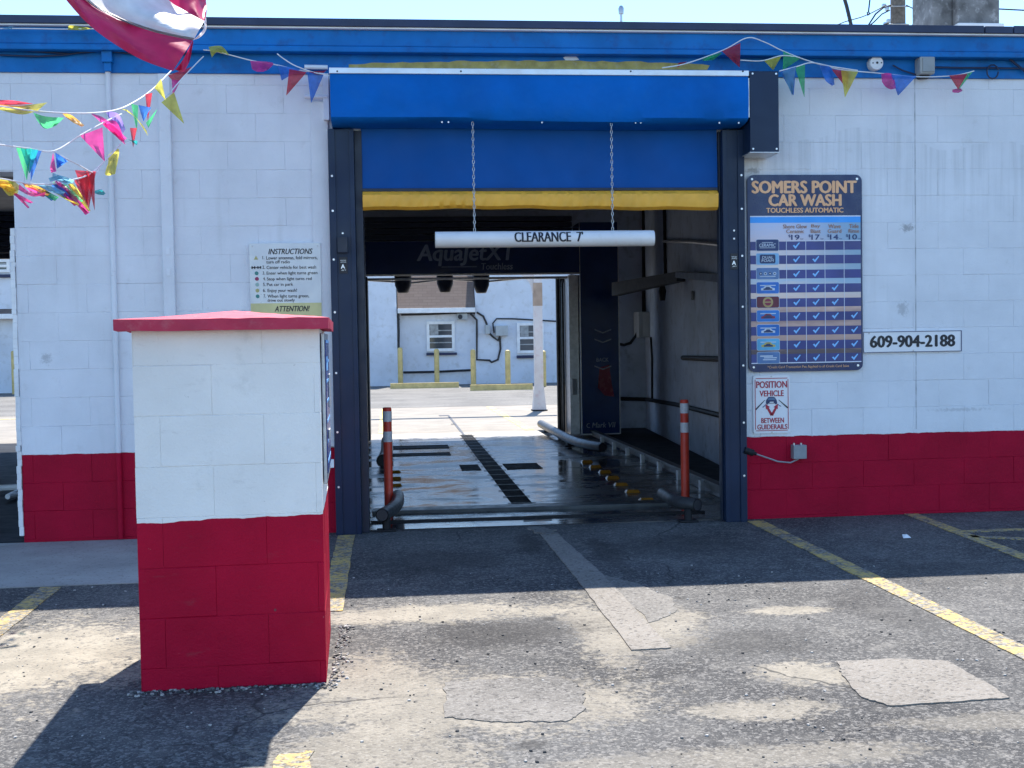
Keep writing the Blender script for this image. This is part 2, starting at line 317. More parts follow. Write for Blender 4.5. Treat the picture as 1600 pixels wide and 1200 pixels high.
# ------------------------------------------------------------------ setting: ground sheets
MB().add([(-300, -120, 0), (300, -120, 0), (300, 500, 0), (-300, 500, 0)], [(0, 1, 2, 3)]).build('ground', m_ground, kind='structure')
def sheet(name, poly, z, mat, jit=0., sub=1):
    pts = []
    for i in range(len(poly)):
        a = Vector(poly[i][:2]); b = Vector(poly[(i+1) % len(poly)][:2])
        for k in range(sub):
            q = a.lerp(b, k/sub); pts.append((q.x+R.uniform(-jit, jit), q.y+R.uniform(-jit, jit)))
    return MB().slab(pts, z-.02, z).build(name, mat, kind='structure')
sheet('pavement', [(-9, -1.65), (-1.2, -1.66), (-1.0, -.02), (-9, -.02)], .004, m_con, .006, 14)
sheet('bay_floor', [(-.5, .02), (3.25, .02), (3.95, 9.4), (-.5, 9.4)], .008, m_floor)
sheet('side_bay_floor', [(-7, .02), (-2.5, .02), (-2.5, 9.4), (-7, 9.4)], .006, m_mat)
sheet('rear_pavement', [(-30, 9.42), (20, 9.42), (20, 17), (-30, 17)], .004, m_apron)
sheet('road', [(-60, 17.02), (60, 17.02), (60, 36), (-60, 36)], .006, m_road)
sheet('bay_ledge', [(2.95, 1.3), (3.3, 1.3), (3.88, 9.2), (2.95, 9.2)], .03, m_mat)
sheet('concrete_strip', [(1.03, -.40), (1.15, -.40), (1.205, -1.8), (1.212, -3.6), (1.03, -3.61), (1.035, -1.85)], .006, m_patch, .004, 16)
sheet('concrete_patch', [(1.205, -1.9), (1.36, -2.2), (1.46, -2.6), (1.40, -2.92), (1.32, -3.02), (1.222, -3.12)], .003, m_patch2, .012, 7)
sheet('concrete_patch', [(1.854, -3.93), (1.80, -4.1), (1.75, -4.42), (1.815, -4.54), (2.3, -4.52), (2.31, -4.0), (2.1, -3.93)], .006, m_patch, .006, 12)
sheet('concrete_patch', [(.18, -3.97), (.64, -3.95), (.70, -4.05), (.715, -4.2), (.69, -4.41), (.60, -4.53), (.35, -4.5), (.17, -4.42)], .004, m_patch2, .010, 9)
sheet('parking_line', [(2.64, -.10), (2.76, -.10), (2.745, -4.9), (2.625, -4.9)], .005, m_yline, .004, 30)
sheet('parking_line', [(-.42, -.16), (-.30, -.16), (-.285, -2.6), (-.405, -2.6)], .005, m_yline, .004, 20)
sheet('parking_line', [(-.41, -4.72), (-.30, -4.70), (-.295, -5.2), (-.405, -5.2)], .005, m_yline, .012, 6)
sheet('parking_line', [(-2.06, -1.7), (-1.94, -1.7), (-1.90, -3.1), (-2.02, -3.1)], .005, m_yline, .004, 12)
sheet('parking_line', [(3.92, 0), (4.02, -.01), (3.87, -2.5), (3.77, -2.5)], .005, m_yline, .004, 16)
sheet('parking_line', [(3.96, -.83), (5.2, -.80), (5.2, -.88), (3.97, -.90)], .005, m_yline, .004, 8)
sheet('parking_line', [(3.92, -1.03), (4.6, -1.38), (4.6, -1.48), (3.90, -1.11)], .005, m_yline, .004, 8)
sheet('parking_line', [(2.05, 9.6), (2.19, 9.6), (2.12, 16.6), (1.99, 16.6)], .008, m_yline2, .004, 12)
sheet('parking_line', [(-.24, 9.6), (-.11, 9.6), (-.15, 16.6), (-.28, 16.6)], .008, m_yline2, .004, 12)
sheet('parking_line', [(-12, 15.2), (-4, 16.4), (-4, 16.52), (-12, 15.34)], .008, m_yline2, .004, 12)

# loose gravel and crumbs of asphalt
g = MB()
def stone(x, y, r, mi):
    n = 5; vs = []
    for zz, k in ((0, 1.), (.6, .75)):
        for i in range(n):
            a = 2*math.pi*i/n+R.random(); vs.append((x+r*k*math.cos(a)*R.uniform(.7, 1.2), y+r*k*math.sin(a)*R.uniform(.7, 1.2), .001+zz*r))
    g.add(vs, [(0, 1, 6, 5), (1, 2, 7, 6), (2, 3, 8, 7), (3, 4, 9, 8), (4, 0, 5, 9), (5, 6, 7, 8, 9)], mi)
for i in range(900):
    x, y = R.uniform(-2.5, 3.4), R.uniform(-5.2, -1.7)
    if -1.1 < x < -.25 and -4 < y < -2.9: continue
    stone(x, y, R.choice((.003, .004, .005, .008)), R.randrange(3))
for i in range(420):       # broken edge round the pillar foot
    t = R.random()
    if t < .55: x, y = R.uniform(-1.08, -.25), -3.905-abs(R.gauss(0, .035))
    else: x, y = -.285+abs(R.gauss(0, .03)), R.uniform(-3.9, -2.9)
    stone(x, y, R.choice((.003, .005, .007, .010)), R.randrange(3))
g.build('gravel', [M('stone_dark', (.05, .05, .05), .9), M('stone_mid', (.18, .17, .16), .9), M('stone_pale', (.4, .38, .35), .9)], kind='stuff', label='loose gravel and asphalt crumbs scattered on the lot', category='gravel')

# ------------------------------------------------------------------ concrete block shells
def blocks(mb, fn, s0, s1, z0, z1, zref, course=.2032, blen=.4064, soff=0., groove=.0032, depth=.004, hole=None, soft=.45):
    k0 = math.floor((z0-zref)/course)-1; k = k0
    while zref+k*course < z1:
        a, b_ = max(z0, zref+k*course), min(z1, zref+(k+1)*course)
        if b_-a > .01:
            j = math.floor((s0-soff)/blen)-1
            while True:
                l = soff+j*blen+(blen/2 if k % 2 else 0); h = l+blen; j += 1
                if l > s1: break
                l, h = max(l, s0), min(h, s1)
                if h-l < .012: continue
                g1 = groove*R.uniform(.5, 1.3)*(.35 if R.random() < soft else 1); g2 = groove*R.uniform(.5, 1.3)*(.25 if R.random() < soft else 1)
                d = R.uniform(-.0008, .0012)
                A = [fn(l+g2, a+g1, d), fn(h-g2, a+g1, d), fn(h-g2, b_-g1, d), fn(l+g2, b_-g1, d)]
                B = [fn(l, a, -depth*R.uniform(.4, 1)), fn(h, a, -depth*R.uniform(.4, 1)), fn(h, b_, -depth*R.uniform(.4, 1)), fn(l, b_, -depth*R.uniform(.4, 1))]
                mb.add(A+B, [(0, 1, 2, 3), (4, 5, 1, 0), (5, 6, 2, 1), (6, 7, 3, 2), (7, 4, 0, 3)])
        k += 1
front = lambda s, z, d: (s, -d, z)

# ------------------------------------------------------------------ the car wash building
ZB = PY(800, 118.5).z      # foot of the blue frieze
ZR = 3.717
bld = thing('car_wash_building', 'white block car wash with red base course and blue fascia around the open bay', 'building', (1.1, 0, 0))
XL = -2.66
mb = MB(); blocks(mb, front, XL, -.43, 0, ZB, .63, soff=.06); mb.box(XL, -.43, .005, .25, 0, ZB); mb.build('wall', m_wall, bld)
mb = MB(); blocks(mb, front, 2.64, 9, 0, ZB, .63, soff=2.78); mb.box(2.64, 9, .005, .25, 0, ZB); mb.build('wall', m_wall, bld)
mb = MB(); blocks(mb, front, -.43, 2.64, 2.72, ZB, .63, soff=.06); mb.box(-.43, 2.64, .005, .25, 2.72, ZB); mb.build('wall', m_wall, bld)
zh = PY(10, 268).z
mb = MB(); blocks(mb, front, -9, XL, zh, ZB, .63, soff=.06); mb.box(-9, XL, .005, .25, zh, ZB); mb.box(-9, -6.3, 0, .25, 0, zh-.001); mb.build('wall', m_wall, bld)
X = PY(1430, 300).x; mb = MB(); z = .66
while z < ZB-.02: h = R.uniform(.15, .4); mb.box(X-.004+R.uniform(-.002, .002), X+.004, -.0026, .004, z, min(z+h, ZB-.005)); z += h+.002
mb.build('control_joint', M('joint_sealant', (.50, .51, .53), .7, var=.3, scale=9), bld)
# inner walls, ceiling, rear wall
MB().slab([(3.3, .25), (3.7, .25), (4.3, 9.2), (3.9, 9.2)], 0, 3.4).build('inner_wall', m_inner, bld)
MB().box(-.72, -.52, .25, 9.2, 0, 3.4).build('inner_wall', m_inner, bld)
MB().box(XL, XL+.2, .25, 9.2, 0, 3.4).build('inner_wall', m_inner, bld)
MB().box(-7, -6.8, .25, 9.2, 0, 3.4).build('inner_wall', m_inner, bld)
mb = MB()
HZ = 2.62
for x0, x1, z0, z1 in ((-9, -6.2, 0, 3.6), (-6.2, -2.75, 2.78, 3.6), (-2.75, -.38, 0, 3.6), (-.38, 2.74, HZ, 3.6), (2.74, 9, 0, 3.6)): mb.box(x0, x1, 9.2, 9.4, z0, z1)
mb.build('rear_wall', m_inner, bld)
MB().box(-9, 9, .26, 9.5, 3.4, 3.56).build('roof', m_ceil, bld)
# frieze, fascia, flashing
MB().box(-9, 9, -.02, .3, ZB, ZR-.02).build('frieze', m_blue, bld)
zf0 = PY(800, 84, -.1).z; zf1 = PY(800, 49.5, -.1).z
mb = MB(); mb.box(-9, 9, -.10, -.021, zf0+.045, zf1, .006); mb.box(-9, 9, -.115, -.021, zf0, zf0+.042, .008); mb.build('fascia', m_blue, bld)
zl = zf1+.001
MB().box(-9, 9, -.135, -.021, zl, zl+.012, .003).build('drip_edge', m_edge, bld)
x = -9; mb = MB()
for xe in (PY(1541, 50, -.16).x, PY(1586, 50, -.16).x, 9):
    mb.box(x, xe-.012, -.15, .4, zl+.013, ZR+R.uniform(-.004, .004), .004); x = xe
mb.build('flashing', m_flash, bld)
# old yellow paint showing above the roller housing
mb = MB()
top = [(x, 101-6*max(0, math.sin((x-540)/565*math.pi))**.6+R.uniform(-1.2, 1.2)) for x in range(545, 1110, 12)]
poly = [PY(x, y, -.024) for x, y in top]+[PY(1105, 109, -.024), PY(545, 107, -.024)]
mb.prism([(p.x, p.z) for p in poly], -.0235, -.019)
poly = [PY(x, y, -.024) for x, y in ((880, 90), (888, 86), (900, 88), (905, 93), (893, 95), (884, 94))]; mb.prism([(p.x, p.z) for p in poly], -.0235, -.019, 1)
split(mb, 'peeled_paint', [m_yelpeel, m_edge], bld)
# conduits painted over on the left wall
def vpipe(x0, y0, y1, r, name, mat, Y=-.02):
    a, b_ = PY(x0, y0, Y), PY(x0, y1, Y); X = PY(x0, (y0+y1)/2, Y).x
    return MB().tube([(X, Y, max(b_.z, .01)), (X, Y, a.z)], r, 12).build(name, mat, bld, True)
m_lo = painted_block('conduit_paint', (.79, .80, .83), (.40, .002, .028), .63, streak=False, spots=False)
X = PY(175, 300).x
MB().tube([(X, -.022, .01), (X, -.022, ZB+.05)], .019, 12).build('conduit', m_lo, bld, True)
X = PY(262, 300).x
mb = MB().box(X-.04, X+.04, -.05, -.004, .75, ZB-.01, .006); mb.build('downspout', m_lo, bld)
mb = MB()
for z in (1.9, 2.05, 1.1): mb.box(X-.012, X+.012, -.056, -.049, z, z+.05)
split(mb, 'strap', m_pvc, bld)
# pale pilaster beside the door post, broken metal corner on the left opening
xa = PY(500, 300).x
mb = MB().box(xa-.055, -.436, -.03, -.003, .64, PY(500, 160).z, .004); mb.build('trim_board', m_lo, bld)
mb = MB(); z = .05
while z < 2.25:
    h = R.uniform(.03, .07); o = R.uniform(-.004, .004); mb.box(XL-.032+o, XL-.001+o, -.012+o*.5, .05, z, z+h, .003); z += h
mb.build('corner_guard', m_edge, bld)
# conduits and shelves on the inner right wall
wx = lambda y: 3.9-.0654*(9.2-y)-.0
def onwall(x, y):        # sight line meets the slanted inner right wall
    d = ray(x, y); k = .0654; t = (wx(CAMP.y)-CAMP.x)/(d.x-k*d.y); return CAMP+t*d
def wallpipe(pts, r, name, mat, off=.03):
    return MB().tube([onwall(*p)-Vector((off, 0, 0)) for p in pts], r, 8).build(name, mat, bld, True)
wallpipe([(1014, 624), (1060, 632), (1125, 648), (1175, 660)], .03, 'conduit', m_blackm)
wallpipe([(1041, 300), (1042, 376), (1043, 430)], .022, 'conduit', m_blackm)
wallpipe([(1020, 527), (1022, 560), (1022, 624)], .018, 'conduit', m_blackm)
wallpipe([(1043, 377), (1090, 378), (1170, 386)], .022, 'conduit', m_steel, .05)
wallpipe([(1073, 559), (1170, 562)], .03, 'pipe_rail', m_blackm, .05)
mb = MB()
for x in (1006, 1018): a, b_ = PY(x, 300, 9.13), PY(x, 490, 9.13); mb.tube([a, b_], .03, 8)
split(mb, 'conduit', m_blackm, bld, True)
a, b_ = PY(966, 623, 9.16), PY(1012, 624, 9.16); MB().tube([a, b_], .03, 8).build('conduit', m_blackm, bld, True)
mb = MB(); a = PY(566, 375, 9.05)
for i in range(9): z = 2.50+i*.09; mb.box(-.38, 2.75, 9.02, 9.12, z, z+.075, .012)
mb.build('rolled_door', m_navyd, bld)
mb = MB()
for i in range(9): z = 2.72+i*.09; mb.box(-6.2, -2.75, 9.02, 9.12, z, z+.075, .012)
mb.build('rolled_door', m_navyd, bld)

# ------------------------------------------------------------------ text
def text_mesh(s, shear=0., bold=0.):
    cu = bpy.data.curves.new('t', 'FONT'); cu.body = s; cu.shear = shear; cu.offset = bold; cu.resolution_u = 3
    cu.align_x = 'CENTER'
    ob = bpy.data.objects.new('t', cu); COL.objects.link(ob); dg = bpy.context.evaluated_depsgraph_get()
    me = bpy.data.meshes.new_from_object(ob.evaluated_get(dg)); bpy.data.objects.remove(ob); bpy.data.curves.remove(cu)
    vs = [v.co.copy() for v in me.vertices]; fs = [list(p.vertices) for p in me.polygons]; bpy.data.meshes.remove(me)
    x0, x1 = min(v.x for v in vs), max(v.x for v in vs); y0, y1 = min(v.y for v in vs), max(v.y for v in vs)
    return [((v.x-x0)/(x1-x0), (v.y-y0)/(y1-y0)) for v in vs], fs
def bands(vs, fs, n):      # cut a flat text mesh into n horizontal bands so that it can bend
    bm = bmesh.new(); bv_ = [bm.verts.new((u, v, 0)) for u, v in vs]
    for f in fs:
        try: bm.faces.new([bv_[i] for i in f])
        except ValueError: pass
    for k in range(1, n): bmesh.ops.bisect_plane(bm, geom=bm.verts[:]+bm.edges[:]+bm.faces[:], plane_co=(0, k/n, 0), plane_no=(0, 1, 0))
    bm.verts.index_update(); out = [(v.co.x, v.co.y) for v in bm.verts], [[v.index for v in f.verts] for f in bm.faces]; bm.free(); return out
def text(mb, s, X0, X1, Z0, Z1, Y, mi=0, shear=0., bold=0.):
    vs, fs = text_mesh(s, shear); k = bold*(Z1-Z0)*1.4
    off = [(0, 0, 0)] if not bold else [(-k, 0, 0), (k, 0, .0003), (0, k*.5, .0005), (0, -k*.5, .0007)]
    for dx, dz, dy in off: mb.add([(X0+k+u*(X1-X0-2*k)+dx, Y-dy, Z0+v*(Z1-Z0)+dz) for u, v in vs], fs, mi)
def ptext(mb, s, x0, x1, y0, y1, Y, mi=0, shear=0., bold=0.):
    xm, ym = (x0+x1)/2, (y0+y1)/2
    text(mb, s, PY(x0, ym, Y).x, PY(x1, ym, Y).x, PY(xm, y1, Y).z, PY(xm, y0, Y).z, Y, mi, shear, bold)
def rbox(mb, X0, X1, Z0, Z1, y0, y1, r, mi=0, n=6):
    poly = []
    for cx, cz, a0 in ((X1-r, Z1-r, 0), (X0+r, Z1-r, 90), (X0+r, Z0+r, 180), (X1-r, Z0+r, 270)):
        for i in range(n+1): a = math.radians(a0+90*i/n); poly.append((cx+r*math.cos(a), cz+r*math.sin(a)))
    mb.prism(poly, y0, y1, mi)
def disc(mb, X, Z, r, y0, y1, mi=0, n=12): mb.prism([(X+r*math.cos(2*math.pi*i/n), Z+r*math.sin(2*math.pi*i/n)) for i in range(n)], y0, y1, mi)

# ------------------------------------------------------------------ roller door
door = thing('roller_door', 'blue canvas roller door with yellow hem, half raised between navy steel posts', 'door', (1.1, -.1, 0))
YF = -.29
HX0, HX1 = PY(516, 150, YF).x, PY(1169, 150, YF).x
HZ1, HZ0 = PY(800, 108, YF).z, PY(800, 188, YF).z; ZT = PY(800, 117, YF).z
# canvas hood: a gently bellied skin from the front rail round to the wall
mb = MB(); nx = 60; prof = [(-.002, ZT), (-.012, ZT-(ZT-HZ0)*.35), (-.010, ZT-(ZT-HZ0)*.7), (0, HZ0+.02), (.02, HZ0), (.10, HZ0-.012), (.25, HZ0-.02)]
vs = []
for i in range(nx+1):
    t = i/nx; X = HX0+(HX1-HX0)*t
    for j, (dy, z) in enumerate(prof):
        wv = .005*math.sin(t*9+j)+.004*math.sin(t*23+j*1.7) if 0 < j < 4 else 0
        vs.append((X, YF+dy+wv, z+(.006*math.sin(t*7) if j > 3 else 0)))
n = len(prof); fs = [(i*n+j, i*n+j+1, (i+1)*n+j+1, (i+1)*n+j) for i in range(nx) for j in range(n-1)]
mb.add(vs, fs); mb.box(HX0+.004, HX1-.004, YF+.02, -.012, HZ0+.03, ZT-.002); mb.build('hood', m_canvas, door, True)
MB().box(HX0-.004, HX1+.004, YF-.012, -.025, ZT, HZ1, .003).build('top_rail', m_alu, door)
mb = MB()
for x in (527, 720, 985, 1160): disc(mb, PY(x, 112, YF).x, PY(x, 112, YF).z, .006, YF-.016, YF-.011)
split(mb, 'rivet', m_blackm, door)
bx0, bx1 = PY(1172, 180, YF).x, PY(1217, 180, YF).x; bz1, bz0 = PY(1194, 111, YF).z, PY(1194, 237, YF).z
mo = MB().box(bx0, bx1, YF, -.012, bz0, bz1, .004).build('motor_box', m_navy, door)
MB().box(bx0-.006, bx1+.002, YF-.003, -.013, bz0-.008, bz0-.001, .002).build('bottom_flange', m_alu, mo)
mb = MB()
for X in (bx0+.02, bx1-.02):
    for z in (bz0+.02, bz1-.02): disc(mb, X, z, .007, YF-.006, YF)
split(mb, 'screw', m_screw, mo)
MB().box(HX1+.004, bx0-.003, YF+.004, YF+.02, bz0+.25, bz1-.05).build('edge_trim', m_alu, door)
# posts
ZP = HZ0-.03
def post(x0, x1, side):
    lab = {}
    mb = MB(); mb.box(x0, x1, -.10, -.006, .0, ZP, .004); p = mb.build('post', m_navy, door)
    mb = MB(); e = x0 if side < 0 else x1
    mb.box(e-.05 if side > 0 else e, e if side > 0 else e+.05, -.112, -.1005, .0, ZP, .003)
    i = x1 if side < 0 else x0
    mb.box(i-.035 if side < 0 else i, i if side < 0 else i+.035, -.108, -.1005, 0, ZP, .003); mb.build('flange', m_navy, p)
    mb = MB()
    for z in [.35, .75, 1.18, 1.62, 2.0, 2.35, 2.6]: disc(mb, e+(.025 if side < 0 else -.025), z, .008, -.119, -.111)
    for z in (2.13, 2.19): disc(mb, (x0+x1)/2, z, .007, -.107, -.0995)
    split(mb, 'bolt', m_screw, p)
    mb = MB(); xm = (x0+x1)/2; mb.box(xm-.03, xm+.03, -.104, -.0995, 1.90, 2.02, .001); st = mb.build('sticker', m_black, p)
    mb = MB(); text(mb, 'A', xm-.018, xm+.012, 1.935, 1.965, -.1055, 0, 0, .03); text(mb, 'JET', xm-.015, xm+.02, 1.918, 1.927, -.1055)
    text(mb, 'KEEP CLEAR', xm-.02, xm+.02, 1.99, 1.998, -.1055); text(mb, 'AUTO DOOR', xm-.02, xm+.02, 1.977, 1.985, -.1055); mb.build('sticker_print', m_screw, st)
    mb = MB()
    j0, j1 = (x1+.001, x1+.055) if side < 0 else (x0-.012, x0-.001)
    mb.box(j0, j1, -.04, .22 if side < 0 else .03, 0, ZP, .003); mb.build('guide_track', m_navyd, p)
    return p
xl0 = -.435; xl1 = -.25; xr0 = 2.475; xr1 = 2.64
post(xl0, xl1, -1); post(xr0, xr1, 1)
mb = MB().box(PY(527, 370, -.12).x, PY(543, 370, -.12).x, -.14, -.113, PY(535, 393, -.12).z-.01, PY(535, 370, -.12).z, .004); mb.build('control_cover', m_navyd, door)
# curtain
cx0, cx1 = xl1+.05, xr0-.02; YC = -.03
czt, czb = HZ0+.03, PY(800, 295, YC).z; hz1, hz0 = PY(800, 299, YC).z, PY(800, 328, YC).z
mb = MB(); vs = []; nx, nz = 50, 10
for i in range(nx+1):
    for k in range(nz+1):
        t, q = i/nx, k/nz; vs.append((cx0+(cx1-cx0)*t, YC+.008*math.sin(3*math.pi*t)*math.sin(math.pi*q)+.004*math.sin(11*t+4*q), czb+(czt-czb)*q))
mb.add(vs, [(i*(nz+1)+k, (i+1)*(nz+1)+k, (i+1)*(nz+1)+k+1, i*(nz+1)+k+1) for i in range(nx) for k in range(nz)])
mb.build('curtain', m_curt, door, True)
MB().box(cx0, cx1, YC-.02, YC+.012, hz1+.001, czb+.004, .003).build('bottom_bar', m_navyd, door)
mb = MB(); vs = []; nx = 240; prof = [(-.012, hz1), (-.045, hz1*.8+hz0*.2), (-.05, (hz0+hz1)/2), (-.04, hz1*.15+hz0*.85), (-.005, hz0), (.03, hz0*.9+hz1*.1)]
for i in range(nx+1):
    t = i/nx
    for j, (dy, z) in enumerate(prof):
        amp = .007 if 0 < j < 5 else .001; s_ = t*62+j*.9
        wv = amp*(math.sin(s_*1.6-j*1.5+2*math.sin(t*17))*.8+.5*math.sin(t*211+j*1.9))*(.5+.7*abs(math.sin(t*7)))
        vs.append((cx0+.005+(cx1-cx0-.01)*t, YC+dy+wv, z+(.008*math.sin(t*5)+.004*math.sin(t*31) if j > 2 else 0)))
n = len(prof); mb.add(vs, [(i*n+j, i*n+j+1, (i+1)*n+j+1, (i+1)*n+j) for i in range(nx) for j in range(n-1)]); mb.build('hem', m_hem, door, True)
mb = MB()
for x in (690, 700, 845, 990, 998, 1150, 1120): p = PY(x, 193, YF+.1); disc(mb, p.x, HZ0-.008, .006, YF+.03, YF+.04)
split(mb, 'rivet', m_screw, door)

# pipe stubs left of the housing
o = thing('pipe_bracket', 'white pipe bracket with two stubs beside left end of blue hood', 'bracket', PY(510, 190))
for y in (104.5, 151): a, b_ = PY(476, y, -.06), PY(512, y+.7, -.06); MB().tube([a, b_], .016, 10).build('pipe_stub', m_pvc, o, True)
MB().box(PY(505, 150, -.05).x, PY(514, 150, -.05).x, -.07, -.004, PY(510, 190).z, PY(510, 118).z, .003).build('plate', m_pvc, o)

# ------------------------------------------------------------------ clearance bar on chains
YB = -.24
cb = thing('clearance_bar', 'white clearance tube hanging on two chains below the blue door hood', 'clearance bar', PY(850, 373, YB))
a, b_ = PY(680, 375, YB), PY(1021, 372, YB); a.z = b_.z = (a.z+b_.z)/2; rr = .058; tz = a.z
mb = MB(); mb.tube([a, a+Vector((.02, 0, 0)), b_-Vector((.03, 0, 0)), b_], [rr, rr, rr, rr*.97], 28); mb.build('tube', m_white, cb, True)
mb = MB(); vs, fs = bands(*text_mesh("CLEARANCE  7'", 0, .0), 18); X0, X1 = PY(803, 370, YB).x, PY(909, 370, YB).x
def wrap(u, v):   # lettering follows the round of the tube
    h = .015+(v-.5)*.080; ang = h/rr; return (X0+u*(X1-X0), YB-(rr+.0012)*math.cos(ang), tz+(rr+.0012)*math.sin(ang))
for dx in (-.006, -.002, .002, .006): rr += .0002; mb.add([wrap(u+dx, v) for u, v in vs], fs)
mb.build('lettering', m_black, cb)
for xt in (738.5, 955):
    mb = MB(); top = PY(xt, 191, YB); X = top.x; z = tz+rr-.005; k = 0
    while z < HZ0-.012:
        pts = []; Lh = .017; wd = .0075
        for i in range(9):
            q = 2*math.pi*i/8; dx, dz = wd*math.cos(q), Lh*math.sin(q)
            pts.append((X+dx, YB, z+Lh+dz) if k % 2 == 0 else (X+dx*.35, YB+dx*.9, z+Lh+dz))
        mb.tube(pts, .0028, 5, caps=False); z += 2*Lh-.007; k += 1
    mb.build('chain', m_steel, cb, True)

# ------------------------------------------------------------------ price board
PYB = -.028
pb = thing('price_board', 'tall navy price board with check marks headed SOMERS POINT CAR WASH', 'sign', PY(1260, 580, -.02))
X0, X1 = PY(1169, 430, PYB).x, PY(1347.5, 430, PYB).x; Z1, Z0 = PY(1258, 273, PYB).z, PY(1258, 580, PYB).z
bu = lambda u: X0+u*(X1-X0)
bv = lambda v: Z1-v*(Z1-Z0)
m_bnavy = M('board_navy', (.006, .022, .10), .3, var=.06); m_peach = M('board_peach', (.88, .47, .24), .4, var=.05)
m_bcy = M('board_cyan', (.04, .36, .92), .4, var=.05); m_bar = M('board_bar', (.045, .055, .22), .4, var=.25, scale=3); m_chk = M('board_check', (.24, .56, .95), .4, var=.03)
m_bline = M('board_line', (.72, .75, .85), .4, var=.03); m_bp = M('board_price', (.01, .03, .14), .4)
m_pic, nt, b = base('sunset_print'); p = pos(nt); xyz = nd(nt, 'ShaderNodeSeparateXYZ', {0: p})
v = mapr(nt, xyz.outputs[2], bv(.25), bv(.96), 0, 1, False); uu = mapr(nt, xyz.outputs[0], X0, X1, 0, 1, False)
wv = mth(nt, 'SUBTRACT', noise(nt, vmul(nt, p, (5, 1, 22)), 1., 5, .6), .5)
cr = nd(nt, 'ShaderNodeValToRGB', {0: mth(nt, 'ADD', v, mth(nt, 'MULTIPLY', wv, .16))}); e = cr.color_ramp.elements
e[0].position = 0; e[0].color = c4((.55, .62, .82)); e[1].position = 1; e[1].color = c4((.06, .04, .06))
for q, cc in ((.12, (.70, .62, .68)), (.28, (.80, .70, .66)), (.40, (.50, .62, .74)), (.47, (.85, .70, .62)), (.58, (.82, .55, .44)), (.66, (.30, .18, .18)), (.74, (.62, .40, .33)), (.84, (.52, .32, .26)), (.91, (.12, .08, .09))):
    x_ = e.new(q); x_.color = c4(cc)
tt = mth(nt, 'MULTIPLY', mapr(nt, uu, .3, 1.), mapr(nt, v, .62, .25)); c = mix(nt, mth(nt, 'MULTIPLY', tt, .7), cr.outputs[0], (.10, .34, .52))
nt.links.new(c, b.inputs['Base Color']); b.inputs['Roughness'].default_value = .4
mb = MB(); rbox(mb, X0, X1, Z0, Z1, PYB, -.003, .05); mb.build('panel', m_bnavy, pb)
y1 = PYB-.001
MB().box(bu(.02), bu(.985), y1-.001, y1+.0005, bv(.955), bv(.21)).build('picture', m_pic, pb)
MB().box(bu(.02), bu(.985), y1-.002, y1-.0012, bv(.243), bv(.213)).build('sky_band', m_bcy, pb)
mb = MB(); rows = [.36, .43, .504, .576, .649, .719, .792, .864, .932]
for v in rows: mb.box(bu(.02), bu(.985), y1-.002, y1-.0012, bv(v+.022), bv(v-.022))
split(mb, 'row_bar', m_bar, pb)
mb = MB(); mb.box(bu(.02), bu(.985), y1-.0022, y1-.0014, bv(.2135), bv(.2075))
for u in (.333, .502, .669, .8375): mb.box(bu(u)-.002, bu(u)+.002, y1-.003, y1-.0022, bv(.955), bv(.335))
mb.box(bu(.02), bu(.985), y1-.003, y1-.0022, bv(.958), bv(.953)); mb.box(bu(.33), bu(.985), y1-.003, y1-.0022, bv(.337), bv(.334)); split(mb, 'grid_line', m_bline, pb)
mb = MB(); cw = .034
cks = [1, 2, 2, 3, 3, 4, 4, 4, 4]
for r_, v in enumerate(rows):
    for k in range(cks[r_]):
        X, Z = bu((.419, .588, .756, .925)[k]), bv(v)
        pl = [(-.95, 0), (-.55, .25), (-.25, -.15), (.75, .95), (.98, .8), (-.2, -.85)]
        mb.add([(X+cw*a_*.85, y1-.0036, Z+cw*b_*.8) for a_, b_ in pl], [(0, 1, 2, 5), (2, 3, 4, 5)])
split(mb, 'check_mark', m_chk, pb)
mb = MB(); yt = y1-.004
text(mb, 'SOMERS POINT', bu(.035), bu(.955), bv(.093), bv(.032), y1-.002, 0, 0, .05); text(mb, 'CAR WASH', bu(.18), bu(.82), bv(.158), bv(.10), y1-.002, 0, 0, .05)
text(mb, 'TOUCHLESS AUTOMATIC', bu(.16), bu(.835), bv(.192), bv(.168), y1-.002, 0, 0, .04)
for (a_, b_), u, wd in ((('Shore Glow', 'Ceramic'), .41, .21), (('Bay', 'Blast'), .59, .08), (('Wave', 'Guard'), .755, .11), (('Tide', 'Rinse'), .925, .085)):
    text(mb, a_, bu(u-wd/2), bu(u+wd/2), bv(.272), bv(.252), yt, 1, 0, .02); w2 = .155 if a_ == 'Shore Glow' else wd*1.1; text(mb, b_, bu(u-w2/2), bu(u+w2/2), bv(.296), bv(.277), yt, 1, 0, .02)
for s_, u in (('19', .42), ('17', .597), ('14', .76), ('10', .925)):
    text(mb, '$', bu(u-.07), bu(u-.05), bv(.318), bv(.303), yt, 2); text(mb, s_, bu(u-.045), bu(u+.028), bv(.33), bv(.304), yt, 2, 0, .02); text(mb, '/car', bu(u+.033), bu(u+.062), bv(.329), bv(.321), yt, 2)
m_orb = M('board_brown_text', (.40, .20, .13), .4); mb.build('lettering', [m_peach, m_orb, m_bp], pb)
